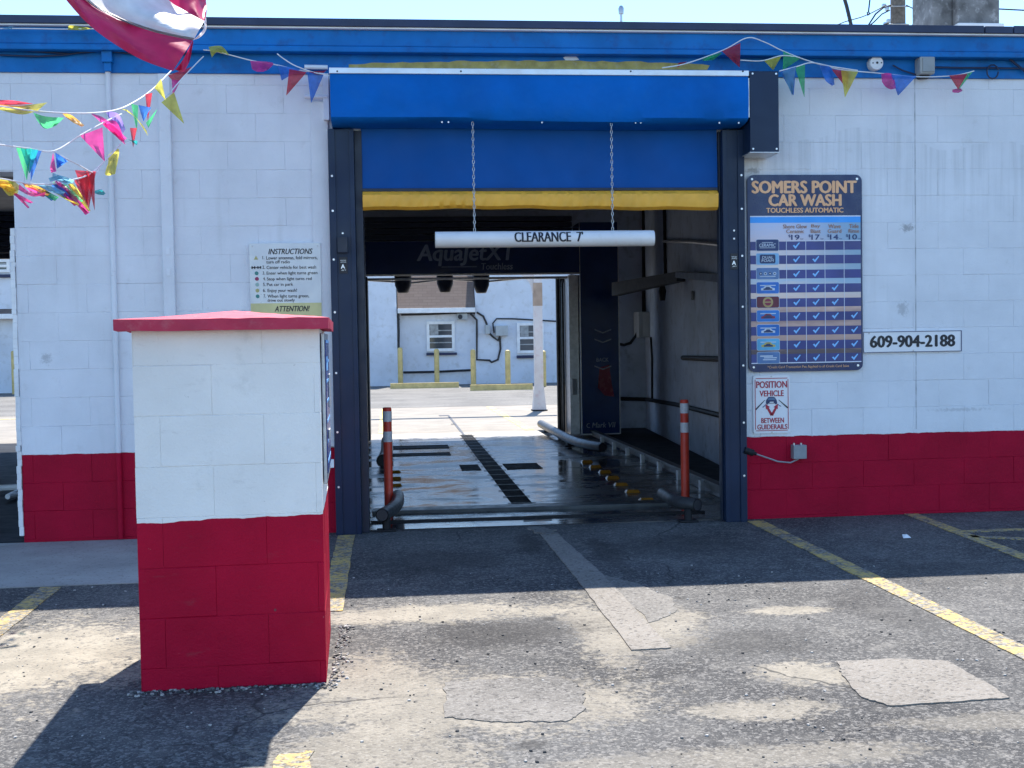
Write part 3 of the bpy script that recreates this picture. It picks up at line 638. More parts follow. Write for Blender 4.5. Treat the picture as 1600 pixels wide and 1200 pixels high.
# small wash-feature badges in the first column
bc = [(.01, .035, .14), (.20, .45, .72), (.10, .20, .40), (.02, .16, .55), (.13, .01, .035), (.02, .20, .60), (.01, .16, .55), (.10, .42, .66), (.08, .18, .38)]
m_bw = M('badge_pale', (.55, .62, .72), .4); m_bd = M('badge_dark', (.012, .03, .11), .4); m_gold = M('badge_gold', (.42, .30, .12), .4); m_mar = M('badge_maroon', (.25, .02, .06), .4); m_yel = M('badge_yellow', (.55, .45, .12), .4)
def car(mb, X, Z, s_, Y, mi):
    mb.add([(X+s_*a_, Y, Z+s_*b_) for a_, b_ in ((-1, -.25), (1, -.25), (1, .05), (.6, .12), (.3, .42), (-.35, .42), (-.65, .12), (-1, .05))], [tuple(range(8))], mi)
for r_, v in enumerate(rows):
    cxm = bu(.168); czm = bv(v-.004); hw, hh = (X1-X0)*.097, (Z1-Z0)*.0285; Y = y1-.004
    mb = MB(); rbox(mb, cxm-hw, cxm+hw, czm-hh, czm+hh, Y, Y+.0015, .012, 0, 4); rbox(mb, cxm-hw-.003, cxm+hw+.003, czm-hh-.003, czm+hh+.003, Y+.0005, Y+.0018, .013, 1, 4)
    Y -= .001
    if r_ == 0: text(mb, 'CERAMIC', cxm-hw*.75, cxm+hw*.75, czm-.012, czm+.012, Y, 1, .2, .02); mb.box(cxm-hw*.7, cxm+hw*.7, Y, Y+.0006, czm-.022, czm-.018, 0, 1); mb.box(cxm-hw*.5, cxm+hw*.5, Y, Y+.0006, czm+.018, czm+.022, 0, 1)
    elif r_ == 1:
        rbox(mb, cxm-hw*.7, cxm+hw*.7, czm-hh*.8, czm+hh*.8, Y, Y+.0006, .012, 2, 3)
        text(mb, 'DUAL', cxm-hw*.5, cxm+hw*.5, czm+.002, czm+.022, Y-.001, 1, .1, .02); text(mb, 'FOAM', cxm-hw*.55, cxm+hw*.55, czm-.022, czm-.002, Y-.001, 1, .1, .02)
    elif r_ == 2:
        for k in range(4): disc(mb, cxm+(k-1.5)*hw*.42, czm, .012, Y, Y+.0005, 1 if k % 2 else 2); disc(mb, cxm+(k-1.5)*hw*.42, czm, .006, Y-.001, Y-.0005, 2 if k % 2 else 1)
        mb.box(cxm-hw*.7, cxm+hw*.7, Y, Y+.0006, czm-.024, czm-.018, 0, 1)
    elif r_ == 4: disc(mb, cxm, czm, hh*.95, Y, Y+.0005, 3, 20); disc(mb, cxm, czm, hh*.62, Y-.001, Y-.0005, 4, 16); mb.box(cxm-hh*.9, cxm+hh*.9, Y-.002, Y-.0012, czm-.004, czm+.005, 0, 3)
    elif r_ == 8:
        mb.box(cxm-hw*.75, cxm+hw*.4, Y, Y+.0006, czm+.008, czm+.018, 0, 1); mb.box(cxm-hw*.4, cxm+hw*.75, Y, Y+.0006, czm-.004, czm+.004, 0, 1); mb.box(cxm-hw*.5, cxm+hw*.7, Y, Y+.0006, czm-.018, czm-.010, 0, 1)
    else:
        car(mb, cxm, czm-.006, hw*.62, Y, {3: 1, 5: 4, 6: 1, 7: 5}[r_]); car(mb, cxm, czm-.008, hw*.4, Y-.001, 2)
        mb.box(cxm-hw*.7, cxm+hw*.7, Y, Y+.0006, czm+.014, czm+.021, 0, 1)
    mb.build('feature_badge', [M('badge_colour', bc[r_], .4, var=.15, scale=12), m_bw, m_bd, m_gold, m_mar, m_yel], pb)
mb = MB(); text(mb, '*Credit Card Transaction Fee Applied to all Credit Card Sales', bu(.16), bu(.875), bv(.986), bv(.969), y1-.002); mb.build('footer_lettering', m_peach, pb)
mb = MB()
for u in (.04, .955):
    for v in (.022, .975): disc(mb, bu(u), bv(v), .009, PYB-.005, PYB)
split(mb, 'screw', m_screw, pb)

# ------------------------------------------------------------------ smaller signs
def plain_sign(name, label, x0, x1, y0, y1_, mat, Yf=-.016, r=.006):
    o = thing(name, label, 'sign', PY((x0+x1)/2, y1_, -.01)); xm, ym = (x0+x1)/2, (y0+y1_)/2
    A, B, C, D_ = PY(x0, ym, Yf).x, PY(x1, ym, Yf).x, PY(xm, y1_, Yf).z, PY(xm, y0, Yf).z
    mb = MB(); rbox(mb, A, B, C, D_, Yf, -.003, r); mb.build('panel', mat, o); return o, A, B, C, D_, Yf
m_sw = M('sign_white', (.80, .80, .82), .35, var=.04); m_sred = M('sign_red_print', (.42, .008, .04), .4, var=.05); m_snavy = M('sign_navy', (.012, .025, .11), .4)
o, A, B, C, D_, Y = plain_sign('phone_sign', 'white phone number sign reading 609-904-2188 beside the price board', 1350, 1503, 517, 550.5, m_sw)
mb = MB(); text(mb, '609-904-2188', A+.045, B-.055, C+.042, D_-.034, Y-.002, 0, 0, .045); mb.build('lettering', m_black, o)
mb = MB()
for a_ in ((A+.002, B-.002, C+.002, C+.007), (A+.002, B-.002, D_-.007, D_-.002), (B-.009, B-.002, C+.007, D_-.007)): mb.box(a_[0], a_[1], Y-.002, Y-.0008, a_[2], a_[3])
mb.build('border', m_snavy, o)
mb = MB(); disc(mb, (A+B)/2, C+.014, .006, Y-.004, Y); disc(mb, A+.04, D_-.014, .006, Y-.004, Y); split(mb, 'screw', m_steel, o)

o, A, B, C, D_, Y = plain_sign('guide_sign', 'white sign with red border and text about positioning vehicle between guiderails', 1177, 1234.5, 586.5, 677, m_sw, -.014, .018)
w_, h_ = B-A, D_-C; gx = lambda u: A+u*w_
gz = lambda v: D_-v*h_
mb = MB()
for u0, u1, v0, v1 in ((.07, .93, .045, .057), (.07, .93, .945, .957), (.045, .062, .07, .93), (.938, .955, .07, .93)): mb.box(gx(u0), gx(u1), Y-.002, Y-.0008, gz(v1), gz(v0))
mb.build('border', m_sred, o)
mb = MB()
text(mb, 'POSITION', gx(.08), gx(.92), gz(.215), gz(.10), Y-.002, 0, 0, .025); text(mb, 'VEHICLE', gx(.17), gx(.83), gz(.36), gz(.26), Y-.002, 0, 0, .025)
text(mb, 'BETWEEN', gx(.21), gx(.83), gz(.82), gz(.735), Y-.002, 0, 0, .025); text(mb, 'GUIDERAILS', gx(.10), gx(.92), gz(.93), gz(.845), Y-.002, 0, 0, .025); mb.build('lettering', m_sred, o)
mb = MB()
def stroke(mb, u0, v0, u1, v1, t0, t1, mi=0, yo=.002):
    a_, b_ = Vector((gx(u0), gz(v0))), Vector((gx(u1), gz(v1))); n_ = (b_-a_).orthogonal().normalized()
    mb.add([(*(a_+n_*t0*w_),), (*(a_-n_*t0*w_),), (*(b_-n_*t1*w_),), (*(b_+n_*t1*w_),)], [], mi)
    q = mb.v[-4:]; del mb.v[-4:]; mb.add([(k[0], Y-yo, k[1]) for k in q], [(0, 1, 2, 3)], mi)
stroke(mb, .50, .69, .36, .53, .035, .028); stroke(mb, .50, .69, .64, .53, .035, .028)
for s_ in (-1, 1): mb.add([(gx(.5+s_*.17), Y-.0022, gz(.49)), (gx(.5+s_*.05), Y-.0022, gz(.545)), (gx(.5+s_*.16), Y-.0022, gz(.585))], [(0, 1, 2)])
mb.build('arrow', m_sred, o)
mb = MB(); stroke(mb, .31, .425, .065, .585, .008, .02); stroke(mb, .69, .425, .935, .565, .008, .02)
split(mb, 'guide_line', m_black, o)
mb = MB(); 
def gp(pts, mi, yo): mb.add([(gx(a_), Y-yo, gz(b_)) for a_, b_ in pts], [tuple(range(len(pts)))], mi)
gp([(.34, .485), (.345, .43), (.41, .37), (.57, .37), (.635, .43), (.65, .485)], 0, .002); gp([(.42, .385), (.56, .385), (.60, .425), (.385, .425)], 1, .003); gp([(.44, .455), (.55, .455), (.55, .472), (.44, .472)], 2, .003)
gp([(.35, .485), (.40, .485), (.40, .5), (.36, .5)], 0, .0024); gp([(.59, .485), (.64, .485), (.63, .5), (.59, .5)], 0, .0024); gp([(.35, .5), (.33, .5), (.23, .55), (.28, .55)], 1, .0022); gp([(.65, .5), (.68, .5), (.77, .54), (.72, .54)], 1, .0022)
mb.build('car_picture', [m_bd, M('sign_blue_grey', (.08, .16, .28), .4), m_sw], o)
mb = MB(); disc(mb, gx(.5), gz(.018), .006, Y-.004, Y); disc(mb, gx(.5), gz(.982), .006, Y-.004, Y); split(mb, 'screw', m_steel, o)

m_sil = M('sign_silver', (.60, .62, .64), .35, .2, var=.05); m_syel = M('sign_yellow', (.62, .56, .26), .4)
o, A, B, C, D_, Y = plain_sign('instruction_sign', 'silver INSTRUCTIONS sign with seven numbered lines above a yellow ATTENTION band', 391, 502, 380, 520, m_sil, -.040, .004)
mb = MB(); zc = PY(446, 473.5, Y).z; mb.box(A+.001, B-.001, Y-.0015, Y-.0005, C+.001, zc); mb.build('attention_band', m_syel, o)
mb = MB(); ptext(mb, 'INSTRUCTIONS', 419, 488.5, 388.5, 397, Y-.002, 0, .28, .02); ptext(mb, 'ATTENTION!', 429, 484, 478, 486.5, Y-.003, 0, .28, .02)
for s_, x0, x1, y0, h in (('1.', 410, 413, 400, 5), ('Lower antennas, fold mirrors,', 416, 496, 400, 6), ('turn off radio', 416, 453, 406.6, 5), ('2.', 410, 414, 415, 5), ('Center vehicle for best wash', 416.5, 494, 415, 5), ('3.', 410.5, 414, 424, 5), ('Enter when light turns green', 416.5, 496, 424, 6.2),
                       ('4.', 411, 415, 433, 5), ('Stop when light turns red', 417, 487, 433, 6.2), ('5.', 411, 415, 442, 5), ('Put car in park', 417, 458, 442, 6), ('6.', 411, 415, 451.2, 5), ('Enjoy your wash!', 418, 464, 451.2, 6.4), ('7.', 412, 415, 460, 5), ('When light turns green,', 418, 483, 460, 6.4), ('drive out slowly', 418, 460.5, 466.7, 6)):
    ptext(mb, s_, x0, x1, y0, y0+h, Y-.002, 0, 0, .012)
mb.build('lettering', m_black, o)
mb = MB(); gcol = []
def pd(x, y, r, mi): p = PY(x, y, Y); disc(mb, p.x, p.z, r, Y-.002, Y-.0006, mi, 14)
p = PY(400, 403, Y); mb.prism([(p.x-.016, p.z-.012), (p.x+.016, p.z-.012), (p.x, p.z+.016)], Y-.002, Y-.0006, 0)
pd(401, 427, .014, 1); pd(401.5, 435.8, .014, 2); pd(402, 444.8, .014, 3); pd(402.3, 454, .014, 0); pd(402.6, 463, .014, 1)
p = PY(400.5, 418, Y); mb.box(p.x-.033, p.x+.033, Y-.002, Y-.0006, p.z-.003, p.z+.003, 0, 4)
for dx in (-.03, -.012, .012, .03): mb.box(p.x+dx-.005, p.x+dx+.005, Y-.0025, Y-.0006, p.z-.009, p.z+.009, 0, 4)
split(mb, 'symbol', [M('sym_yellow', (.45, .40, .16), .4), M('sym_green', (.03, .22, .20), .4), M('sym_red', (.32, .01, .09), .4), M('sym_pale_green', (.30, .46, .42), .4), m_black], o)
mb = MB()
for X in (A+.02, B-.02):
    for Z in (D_-.02, C+.02): disc(mb, X, Z, .006, Y-.004, Y)
split(mb, 'screw', m_steel, o)

# ------------------------------------------------------------------ wall fittings
p = PY(168, 75, -.02); mb = MB().box(PY(160, 90, -.05).x, PY(176, 90, -.05).x, -.08, -.021, PY(168, 98, -.05).z, PY(168, 73, -.05).z, .004)
mb.box(PY(163, 90, -.04).x, PY(174, 90, -.04).x, -.06, -.021, PY(168, 112, -.04).z, PY(168, 98, -.04).z+.001, .004)
tag(mb.build('junction_box', m_blue), 'blue painted junction box on the fascia above a thin conduit', 'electrical box')
lf = thing('round_light_base', 'round white light base with a dark hole on the blue fascia', 'light fitting', PY(1370, 98, -.03))
c_ = PY(1370, 98, -.08); mb = MB().tube([(c_.x, -.019, c_.z), (c_.x, -.072, c_.z), (c_.x, -.08, c_.z)], [.054, .054, .05], 24); mb.build('housing', m_white, lf, True)
mb = MB(); disc(mb, c_.x+.003, c_.z, .009, -.083, -.079); disc(mb, c_.x-.03, c_.z-.002, .005, -.083, -.079); disc(mb, c_.x+.036, c_.z, .005, -.083, -.079); split(mb, 'hole', m_black, lf)
fl = thing('flood_light', 'grey square flood light on the blue fascia near the roof corner', 'light fitting', PY(1447, 117, -.05))
x0, x1, z0, z1 = PY(1436, 103, -.1).x, PY(1459.5, 103, -.1).x, PY(1447, 116, -.1).z, PY(1447, 89, -.1).z
MB().box(x0, x1, -.12, -.019, z0, z1, .012).build('housing', M('flood_grey', (.36, .36, .34), .4), fl)
MB().box(x0+.018, x1-.006, -.126, -.121, z0+.014, z1-.01, .002).build('lens', M('flood_lens', (.28, .29, .29), .2), fl)
MB().box(x0+.02, x1-.02, -.07, -.019, z0-.02, z0-.001, .003).build('bracket', m_blackm, fl)
sb = thing('sensor_box', 'small grey electrical box on the red block course with a cord', 'electrical box', PY(1249, 719, -.04))
x0, x1, z0, z1 = PY(1239.5, 706, -.06).x, PY(1260, 706, -.06).x, PY(1249, 717, -.06).z, PY(1249, 695.5, -.06).z
MB().box(x0, x1, -.07, -.002, z0, z1, .004).build('housing', m_grey, sb)
mb = MB()
for X in (x0+.012, x1-.035): mb.tube([(X, -.04, z1-.002), (X, -.04, z1+.015)], .008, 8)
split(mb, 'cable_gland', m_steel, sb)
mb = MB(); pts = [PY(*q, -.05) for q in ((1180, 709), (1195, 714), (1215, 721), (1235, 723), (1248, 717))]; mb.tube(pts, .006, 8); mb.build('cord', M('grey_cord', (.3, .28, .3), .6), sb, True)
mb = MB(); a, b_ = PY(1163, 703, -.11), PY(1177, 708, -.11); mb.tube([a, b_], .026, 12); mb.tube([b_, b_+Vector((.022, 0, -.006))], .014, 10)
tag(mb.build('photo_eye', m_blackm, None, True), 'black sensor barrel on right navy post beside the red wall', 'sensor')
mb = MB(); a = PY(522, 726, -.12); mb.box(a.x-.03, a.x+.0, -.15, -.113, a.z-.02, a.z+.04, .004); tag(mb.build('photo_eye', m_pvc), 'small white sensor bracket low on the left navy post', 'sensor')
# loose cables on the fascia
for l, px, Y, r in (('dark cable sagging on the fascia left of the blue junction box, lower of two', ((0, 86), (60, 88), (100, 86), (155, 78), (162, 80)), -.045, .006),
                    ('dark cable along the blue fascia left of the blue junction box, the upper of two', ((0, 78), (60, 81), (110, 84), (160, 80)), -.04, .005),
                    ('dark cable on the blue fascia between blue junction box and flag', ((176, 81), (220, 86), (300, 84)), -.045, .005),
                    ('short dark cable between round white light base and grey flood light', ((1395, 102), (1410, 110), (1435, 118)), -.045, .006),
                    ('dark cable running right from the grey flood light', ((1460, 105), (1500, 106), (1540, 106), (1600, 107)), -.045, .007),
                    ('thick black cable slanting down the fascia at far right', ((1575, 90), (1587, 100), (1605, 114)), -.05, .009),
                    ('small black cable loop hanging on the fascia at far right', [(1551+9*math.cos(q*.55), 112+11*math.sin(q*.55)) for q in range(12)], -.055, .006)):
    mb = MB(); mb.tube([PY(*q, Y) for q in px], r, 6); tag(mb.build('fascia_cable', m_flash, None, True), l, 'cable')

# ------------------------------------------------------------------ pay pillar
PF = -3.9
px0, px1 = PY(214, 800, PF).x, PY(504, 800, PF).x; pyb = -3.0; ptop = PY(355, 514, PF).z
pl = thing('pay_pillar', 'free standing block pillar, white above and red below, under a red cap', 'pillar', ((px0+px1)/2, -3.45, 0))
mb = MB(); kw = dict(zref=.70-3*.2032, blen=.4064, groove=.0036, depth=.0030, soft=.6)
blocks(mb, lambda s, z, d: (s, PF-d, z), px0, px1, 0, ptop, soff=px0+.1, **kw)
blocks(mb, lambda s, z, d: (px1+d, s, z), PF, pyb, 0, ptop, soff=PF+.2, **kw)
blocks(mb, lambda s, z, d: (px0-d, s, z), PF, pyb, 0, ptop, soff=PF+.2, **kw)
mb.box(px0+.005, px1-.005, PF+.005, pyb, -.02, ptop-.001); mb.build('body', m_pill, pl)
cx0_, cx1_ = PY(176.5, 505, PF-.08).x, PY(512, 505, PF-.08).x; cyf, cyb = PF-.08, pyb+.10
ct = PY(345, 497.5, cyf).z; mb = MB(); nx = 14; ny = 12; vs = []
apex = PY(365, 485, -3.45).z
for i in range(nx+1):
    for j in range(ny+1):
        u, v = i/nx, j/ny; q = min(1, 2*min(u, 1-u), 2*min(v, 1-v)); vs.append((cx0_+(cx1_-cx0_)*u, cyf+(cyb-cyf)*v, ct+(apex-ct)*q**1.0+R.uniform(-.0015, .0015)))
mb.add(vs, [(i*(ny+1)+j, (i+1)*(ny+1)+j, (i+1)*(ny+1)+j+1, i*(ny+1)+j+1) for i in range(nx) for j in range(ny)])
ed = [(i, 0) for i in range(nx)]+[(nx, j) for j in range(ny)]+[(i, ny) for i in range(nx, 0, -1)]+[(0, j) for j in range(ny, 0, -1)]
rim = [vs[i*(ny+1)+j] for i, j in ed]; nb = len(rim)
low = [(a_[0]+R.uniform(-.003, .003), a_[1]+R.uniform(-.003, .003), ptop-.004+R.uniform(-.003, .003)) for a_ in rim]
mb.add(rim+low, [(i, (i+1) % nb, nb+(i+1) % nb, nb+i) for i in range(nb)]+[tuple(range(nb, 2*nb))]); mb.build('cap', m_capred, pl)
pl.rotation_euler.z = .032; pl.location.x -= .014
# pay panel on the lane side
sx = px1+.004; z1, z0 = ptop-.02, .80
pp = MB().box(sx, sx+.014, -3.78, -3.12, z0, z1, .004).build('pay_panel', m_steel, pl)
MB().box(sx+.0145, sx+.018, -3.74, -3.16, z0+.04, z1-.03, .002).build('face_plate', M('panel_blue', (.005, .03, .22), .25), pp)
mb = MB()
for k in range(7): z = z0+.08+k*.085; mb.box(sx+.0183, sx+.0195, -3.7, -3.25, z, z+.012)
mb.box(sx+.0183, sx+.0195, -3.7, -3.45, z1-.16, z1-.1); mb.build('print', m_chk, pp)
mb = MB(); mb.box(sx+.0183, sx+.025, -3.4, -3.25, 1.1, 1.25, .004); mb.box(sx+.0183, sx+.028, -3.65, -3.55, .98, 1.02, .004); split(mb, 'card_slot', m_steel, pp)

# ------------------------------------------------------------------ wash bay fittings
# entry sill
mb = MB(); mb.box(xl1+.06, xr0-.04, .80, 1.0, .002, .035, .006); tag(mb.build('entry_sill', M('sill_steel', (.05, .055, .06), .4, .4, var=.3, scale=8)), 'dark steel sill bar across the bay entry floor', 'sill')
p0, p1 = PZ(818, 803, .037), PZ(862, 801, .037); mb = MB().box(p0.x, p1.x, p0.y-.03, p0.y+.04, .036, .041, .001); tag(mb.build('floor_plaque', m_steel), 'small pale metal plaque on the dark entry sill', 'plaque')
mb = MB(); mb.box(xl1+.06, xr0-.04, .35, .39, .002, .022, .003); tag(mb.build('floor_channel', m_blackm), 'thin black channel on the floor just inside the entry', 'channel')
# trench grate
tg = thing('trench_grate', 'long narrow floor drain grate running down the middle of the wet bay', 'drain', (1.07, 5, .008))
MB().box(.985, 1.16, 1.02, 8.9, -.05, .0105).build('trench', m_grate, tg)
mb = MB()
for k in range(18): y = 1.2+k*.44; mb.box(.95, 1.19, y, y+.016, .011, .016, .001)
split(mb, 'cross_bar', m_pipe, tg)
mb = MB()
for k in range(5): X = .985+k*.0405; mb.box(X, X+.008, 1.02, 8.9, .0105, .0135)
split(mb, 'grate_bar', m_grate, tg)
mb = MB(); mb.box(1.02, 1.06, 8.92, 13.7, .003, .009); mb.box(.86, 1.06, 13.71, 13.95, .003, .009); mb.box(.97, 1.06, 11.3, 11.4, .0095, .0115); split(mb, 'slot', m_black, tg)
def grate(label, x0, x1, y0, y1):
    o = thing('floor_grate', label, 'drain', ((x0+x1)/2, y0, .008)); MB().box(x0, x1, y0, y1, -.05, .0112).build('pit', m_grate, o)
    mb = MB(); n = int((x1-x0)/.06)
    for k in range(n): X = x0+.02+k*.06; mb.box(X, X+.012, y0+.01, y1-.01, .0115, .016)
    split(mb, 'grate_bar', m_grate, o); mb = MB(); mb.box(x0, x1, y0-.012, y0-.001, .002, .017); mb.box(x0, x1, y1+.001, y1+.012, .002, .017); split(mb, 'frame_bar', m_blackm, o)
grate('dark rectangular grate right of the trench drain', 1.21, 1.60, 3.95, 4.45); grate('short dark grate touching left side of the trench drain', .72, .93, 3.95, 4.45)
grate('dark floor grate behind left marker post, the farther of two', -.02, .72, 6.75, 7.15); grate('dark floor grate behind left marker post, the nearer of two', -.05, .69, 5.75, 6.05)
# right guide rail
gr = thing('equipment_rail', 'steel floor rail on short feet along right side of the bay', 'rail', (2.84, 4.5, 0))
mb = MB(); mb.box(2.79, 2.87, 1.0, 8.6, .085, .115, .004); mb.box(2.82, 2.84, 1.0, 8.6, .03, .086); mb.build('rail', m_pipe, gr)
for y in (1.7, 2.55, 3.4, 4.25, 5.1, 5.95, 6.8): MB().box(2.755, 2.80, y, y+.06, .005, .10, .004).build('foot', m_steel, gr)
# guide pipe
def pipe(label, pts, r, feet=()):
    o = thing('guide_pipe', label, 'guide pipe', (pts[0][0], pts[0][1], 0), 'steel guide pipes along the bay'); mb = MB(); mb.tube(pts, r, 16, caps=False)
    mb.tube([Vector(p) for p in pts][::1], r*.86, 16, mi=1); mb.build('pipe', [m_pipe, m_black], o, True)
    for f in feet: MB().tube([(f[0], f[1], .004), (f[0], f[1], .10)], .03, 10).box(f[0]-.07, f[0]+.07, f[1]-.05, f[1]+.05, .003, .016, .003).build('foot', m_blackm, o, True)
pipe('long steel guide pipe curving away at the foot of the dark machine panel', [(2.50, 5.25, .10), (2.42, 5.5, .10), (2.34, 5.9, .10), (2.30, 6.5, .10), (2.29, 7.5, .10), (2.30, 9.6, .10)], .06, [(2.30, 6.6), (2.30, 9.0)])
a, b_, c_ = PZ(1090, 789, .13), PZ(1060, 785, .13), PZ(1036, 771, .13)
pipe('short bent guide pipe at the foot of the right marker post', [tuple(a), tuple(a.lerp(b_, .6)), tuple(b_), tuple(b_.lerp(c_, .3)+Vector((-.01, -.01, 0))), tuple(c_)], .05, [(a.x-.07, a.y+.02)])
a, b_, c_ = PZ(597, 805, .13), PZ(612, 796, .13), PZ(622, 783, .13)
pipe('short bent guide pipe at the foot of the left marker post', [tuple(a), tuple(b_), tuple(b_.lerp(c_, .5)+Vector((.01, 0, 0))), tuple(c_), (c_.x, c_.y+.35, .13)], .05, [(a.x+.03, a.y+.07)])
pipe('dark guide pipe end low on the left, behind the left marker post', [(-.13, 4.3, .10), (-.11, 4.6, .10), (-.09, 5.6, .10), (-.1, 7.0, .1)], .075, [(-.09, 5.0)])
# marker posts
def marker(label, X, Y_):
    o = thing('marker_post', label, 'marker post', (X, Y_, 0), 'orange marker posts at the bay entry'); zt = .87; r = .036
    mb = MB(); mb.tube([(X, Y_, .01), (X, Y_, .02), (X, Y_, zt-.01), (X, Y_, zt)], [r*1.05, r, r, r*.85], 16); mb.build('tube', m_orange, o, True)
    for z0, z1 in ((zt-.115, zt-.03), (zt-.28, zt-.195)): MB().tube([(X, Y_, z0), (X, Y_, z1)], r+.0015, 16).build('reflective_band', m_refl, o, True)
    MB().tube([(X, Y_, .003), (X, Y_, .02), (X, Y_, .035)], [.10, .10, .045], 16).build('base', m_blackm, o, True)
p = PZ(1070, 783, .0); marker('orange marker post with two white bands, on the right of the bay', p.x+.005, p.y); p = PZ(608, 803, 0); marker('orange marker post with two white bands, on the left of the bay', p.x, p.y)
# lane reflectors
def reflector(label, X, Y_, first=[None]):
    if first[0] is None:
        mb = MB(); a_, b_, h = .065, .05, .026
        mb.add([(-a_, -b_, 0), (a_, -b_, 0), (a_, b_, 0), (-a_, b_, 0), (-a_*.75, -b_*.45, h), (a_*.75, -b_*.45, h), (a_*.75, b_*.45, h), (-a_*.75, b_*.45, h)], [(0, 3, 2, 1), (4, 5, 6, 7), (0, 1, 5, 4), (1, 2, 6, 5), (2, 3, 7, 6), (3, 0, 4, 7)])
        o = mb.build('lane_reflector', m_amber); first[0] = o
    else: o = first[0].copy(); COL.objects.link(o)
    o.location = (X, Y_, .008); tag(o, label, 'reflector', 'amber lane reflectors on the bay floor')
ordr = ['nearest', 'second nearest', 'third nearest', 'fourth nearest', 'third farthest', 'second farthest', 'farthest']
for k, (x, y) in enumerate([(1010, 782), (988, 769), (970, 758), (957, 747), (945, 738), (930, 730), (917, 722)]):
    p = PZ(x, y, .01); reflector('amber reflector beside the right guide pipes, %s of the row of seven' % ordr[k], p.x, p.y)
for k, (x, y) in enumerate([(619, 771), (618, 759), (617.5, 748), (617, 738)]):
    p = PZ(x, y, .01); reflector('amber reflector behind left marker post, %s of the row of four' % ['nearest', 'second nearest', 'second farthest', 'farthest'][k], p.x, p.y)

# ------------------------------------------------------------------ wash gantry
GY = 7.9
gz1, gz0 = PY(760, 376, GY).z, PY(760, 427, GY).z; gx0, gx1 = PY(571, 400, GY).x, PY(905, 400, GY).x; gx2 = PY(967, 500, GY).x
ga = thing('wash_gantry', 'dark blue wash gantry with tall glossy side panel standing in the bay', 'car wash machine', (1.4, GY, 0))
m_gl = M('glossy_navy_panel', (.012, .038, .14), .12, var=.15, spec=.6); m_gp = M('grey_print', (.30, .36, .46), .3, var=.2); m_gp2 = M('pale_print', (.28, .31, .36), .3, var=.3, scale=20); m_gred = M('print_red', (.20, .008, .025), .25, var=.2)
MB().box(gx0, gx1-.002, GY, GY+.5, gz0, gz1, .006).build('beam', m_gl, ga)
MB().box(gx0-.02, gx1, GY-.012, GY+.02, gz0-.025, gz0-.001, .003).build('beam_trim', m_steel, ga)
mb = MB().box(gx0-.06, gx0+.02, GY+.03, GY+.55, .03, gz0-.03, .006); mb.build('leg', m_navyd, ga)
zb = PY(935, 683, GY).z
sp = MB().box(gx1, gx2, GY-.02, GY+.6, max(zb, .05), gz1+.25, .006).build('side_panel', m_gl, ga)
mb = MB(); mb.box(gx2-.012, gx2+.003, GY-.03, GY-.0205, max(zb, .05), gz1+.25); mb.box(gx1-.003, gx1+.006, GY-.03, GY-.0205, max(zb, .05), gz1+.25); mb.box(gx1+.006, gx2-.012, GY-.03, GY-.0205, max(zb, .05)-.004, max(zb, .05)+.012); mb.build('edge_trim', m_steel, sp)
mb = MB(); X = gx1-.02
mb.box(X-.12, X+.015, GY+.12, GY+.60, .04, gz0-.03, .004); mb.build('inner_frame', m_steel, ga)
mb = MB(); mb.box(X-.18, X-.121, GY+.62, GY+.75, .03, gz0-.03, .004); mb.tube([(X-.15, GY+.55, .05), (X-.15, GY+.55, gz0-.12), (X-.12, GY+.55, gz0-.05), (X-.02, GY+.5, gz0-.04)], .022, 8); mb.tube([(X-.2, GY+.7, .05), (X-.2, GY+.7, gz0-.05)], .03, 8); split(mb, 'hose', m_pipe, ga, True)
mb = MB(); mb.box(X-.10, X-.03, GY+.05, GY+.118, .62, .85, .006); mb.build('control_box', m_grey, ga)
mb = MB(); mb.box(gx0+.0, gx1-.1, GY+.3, GY+.36, gz0-.07, gz0-.035, .004); mb.tube([(gx0+.02, GY+.55, gz0-.05), (.3, GY+.5, gz0-.10), (.8, GY+.5, gz0-.05), (1.4, GY+.5, gz0-.09), (2.0, GY+.5, gz0-.04)], .014, 6); split(mb, 'spray_bar', m_steel, ga, True)
for x in (629.5, 695, 751.5):
    a_, b_ = PY(x, 431 if x != 695 else 427, GY+.45), PY(x, 458 if x != 695 else 457, GY+.45); r = .125
    mb = MB(); mb.tube([(a_.x, GY+.45, a_.z+.02), (a_.x, GY+.45, a_.z), (a_.x, GY+.45, a_.z*.45+b_.z*.55), (a_.x, GY+.45, b_.z+.01), (a_.x, GY+.45, b_.z)], [r, r, r*.95, r*.62, r*.5], 18); mb.build('dryer_nozzle', m_navyd, ga, True)
mb = MB(); ptext(mb, 'AquaJetXT', 651, 806, 382, 415, GY-.008, 0, .15, .02); ptext(mb, 'Touchless', 752, 801, 411, 421, GY-.008, 0, .1, .01)
p, q = PY(690, 417, GY-.008), PY(745, 415.5, GY-.008); mb.box(p.x, q.x, GY-.009, GY-.004, p.z-.006, p.z+.003); mb.build('lettering', m_gp, ga)
mb = MB(); ptext(mb, 'Mark VII', 925, 962, 660, 668, GY-.034, 0, .2, .02)
p = PY(920, 665, GY-.034); mb.tube([(p.x+.03*math.cos(t), GY-.034, p.z+.03*math.sin(t)) for t in (1, 1.6, 2.4, 3.2, 4, 4.8, 5.3)], .005, 5)
ptext(mb, 'BACK', 932, 951, 559, 565, GY-.034, 0, 0, .02)
for y in (516, 531, 573):
    for s_ in (-1, 1):
        a_, b_ = PY(942, y+5, GY-.034), PY(942+s_*13, y, GY-.034); mb.add([a_, b_, b_+Vector((0, 0, .018)), a_+Vector((0, 0, .018))], [(0, 1, 2, 3)])
split(mb, 'panel_print', m_gp2, sp)
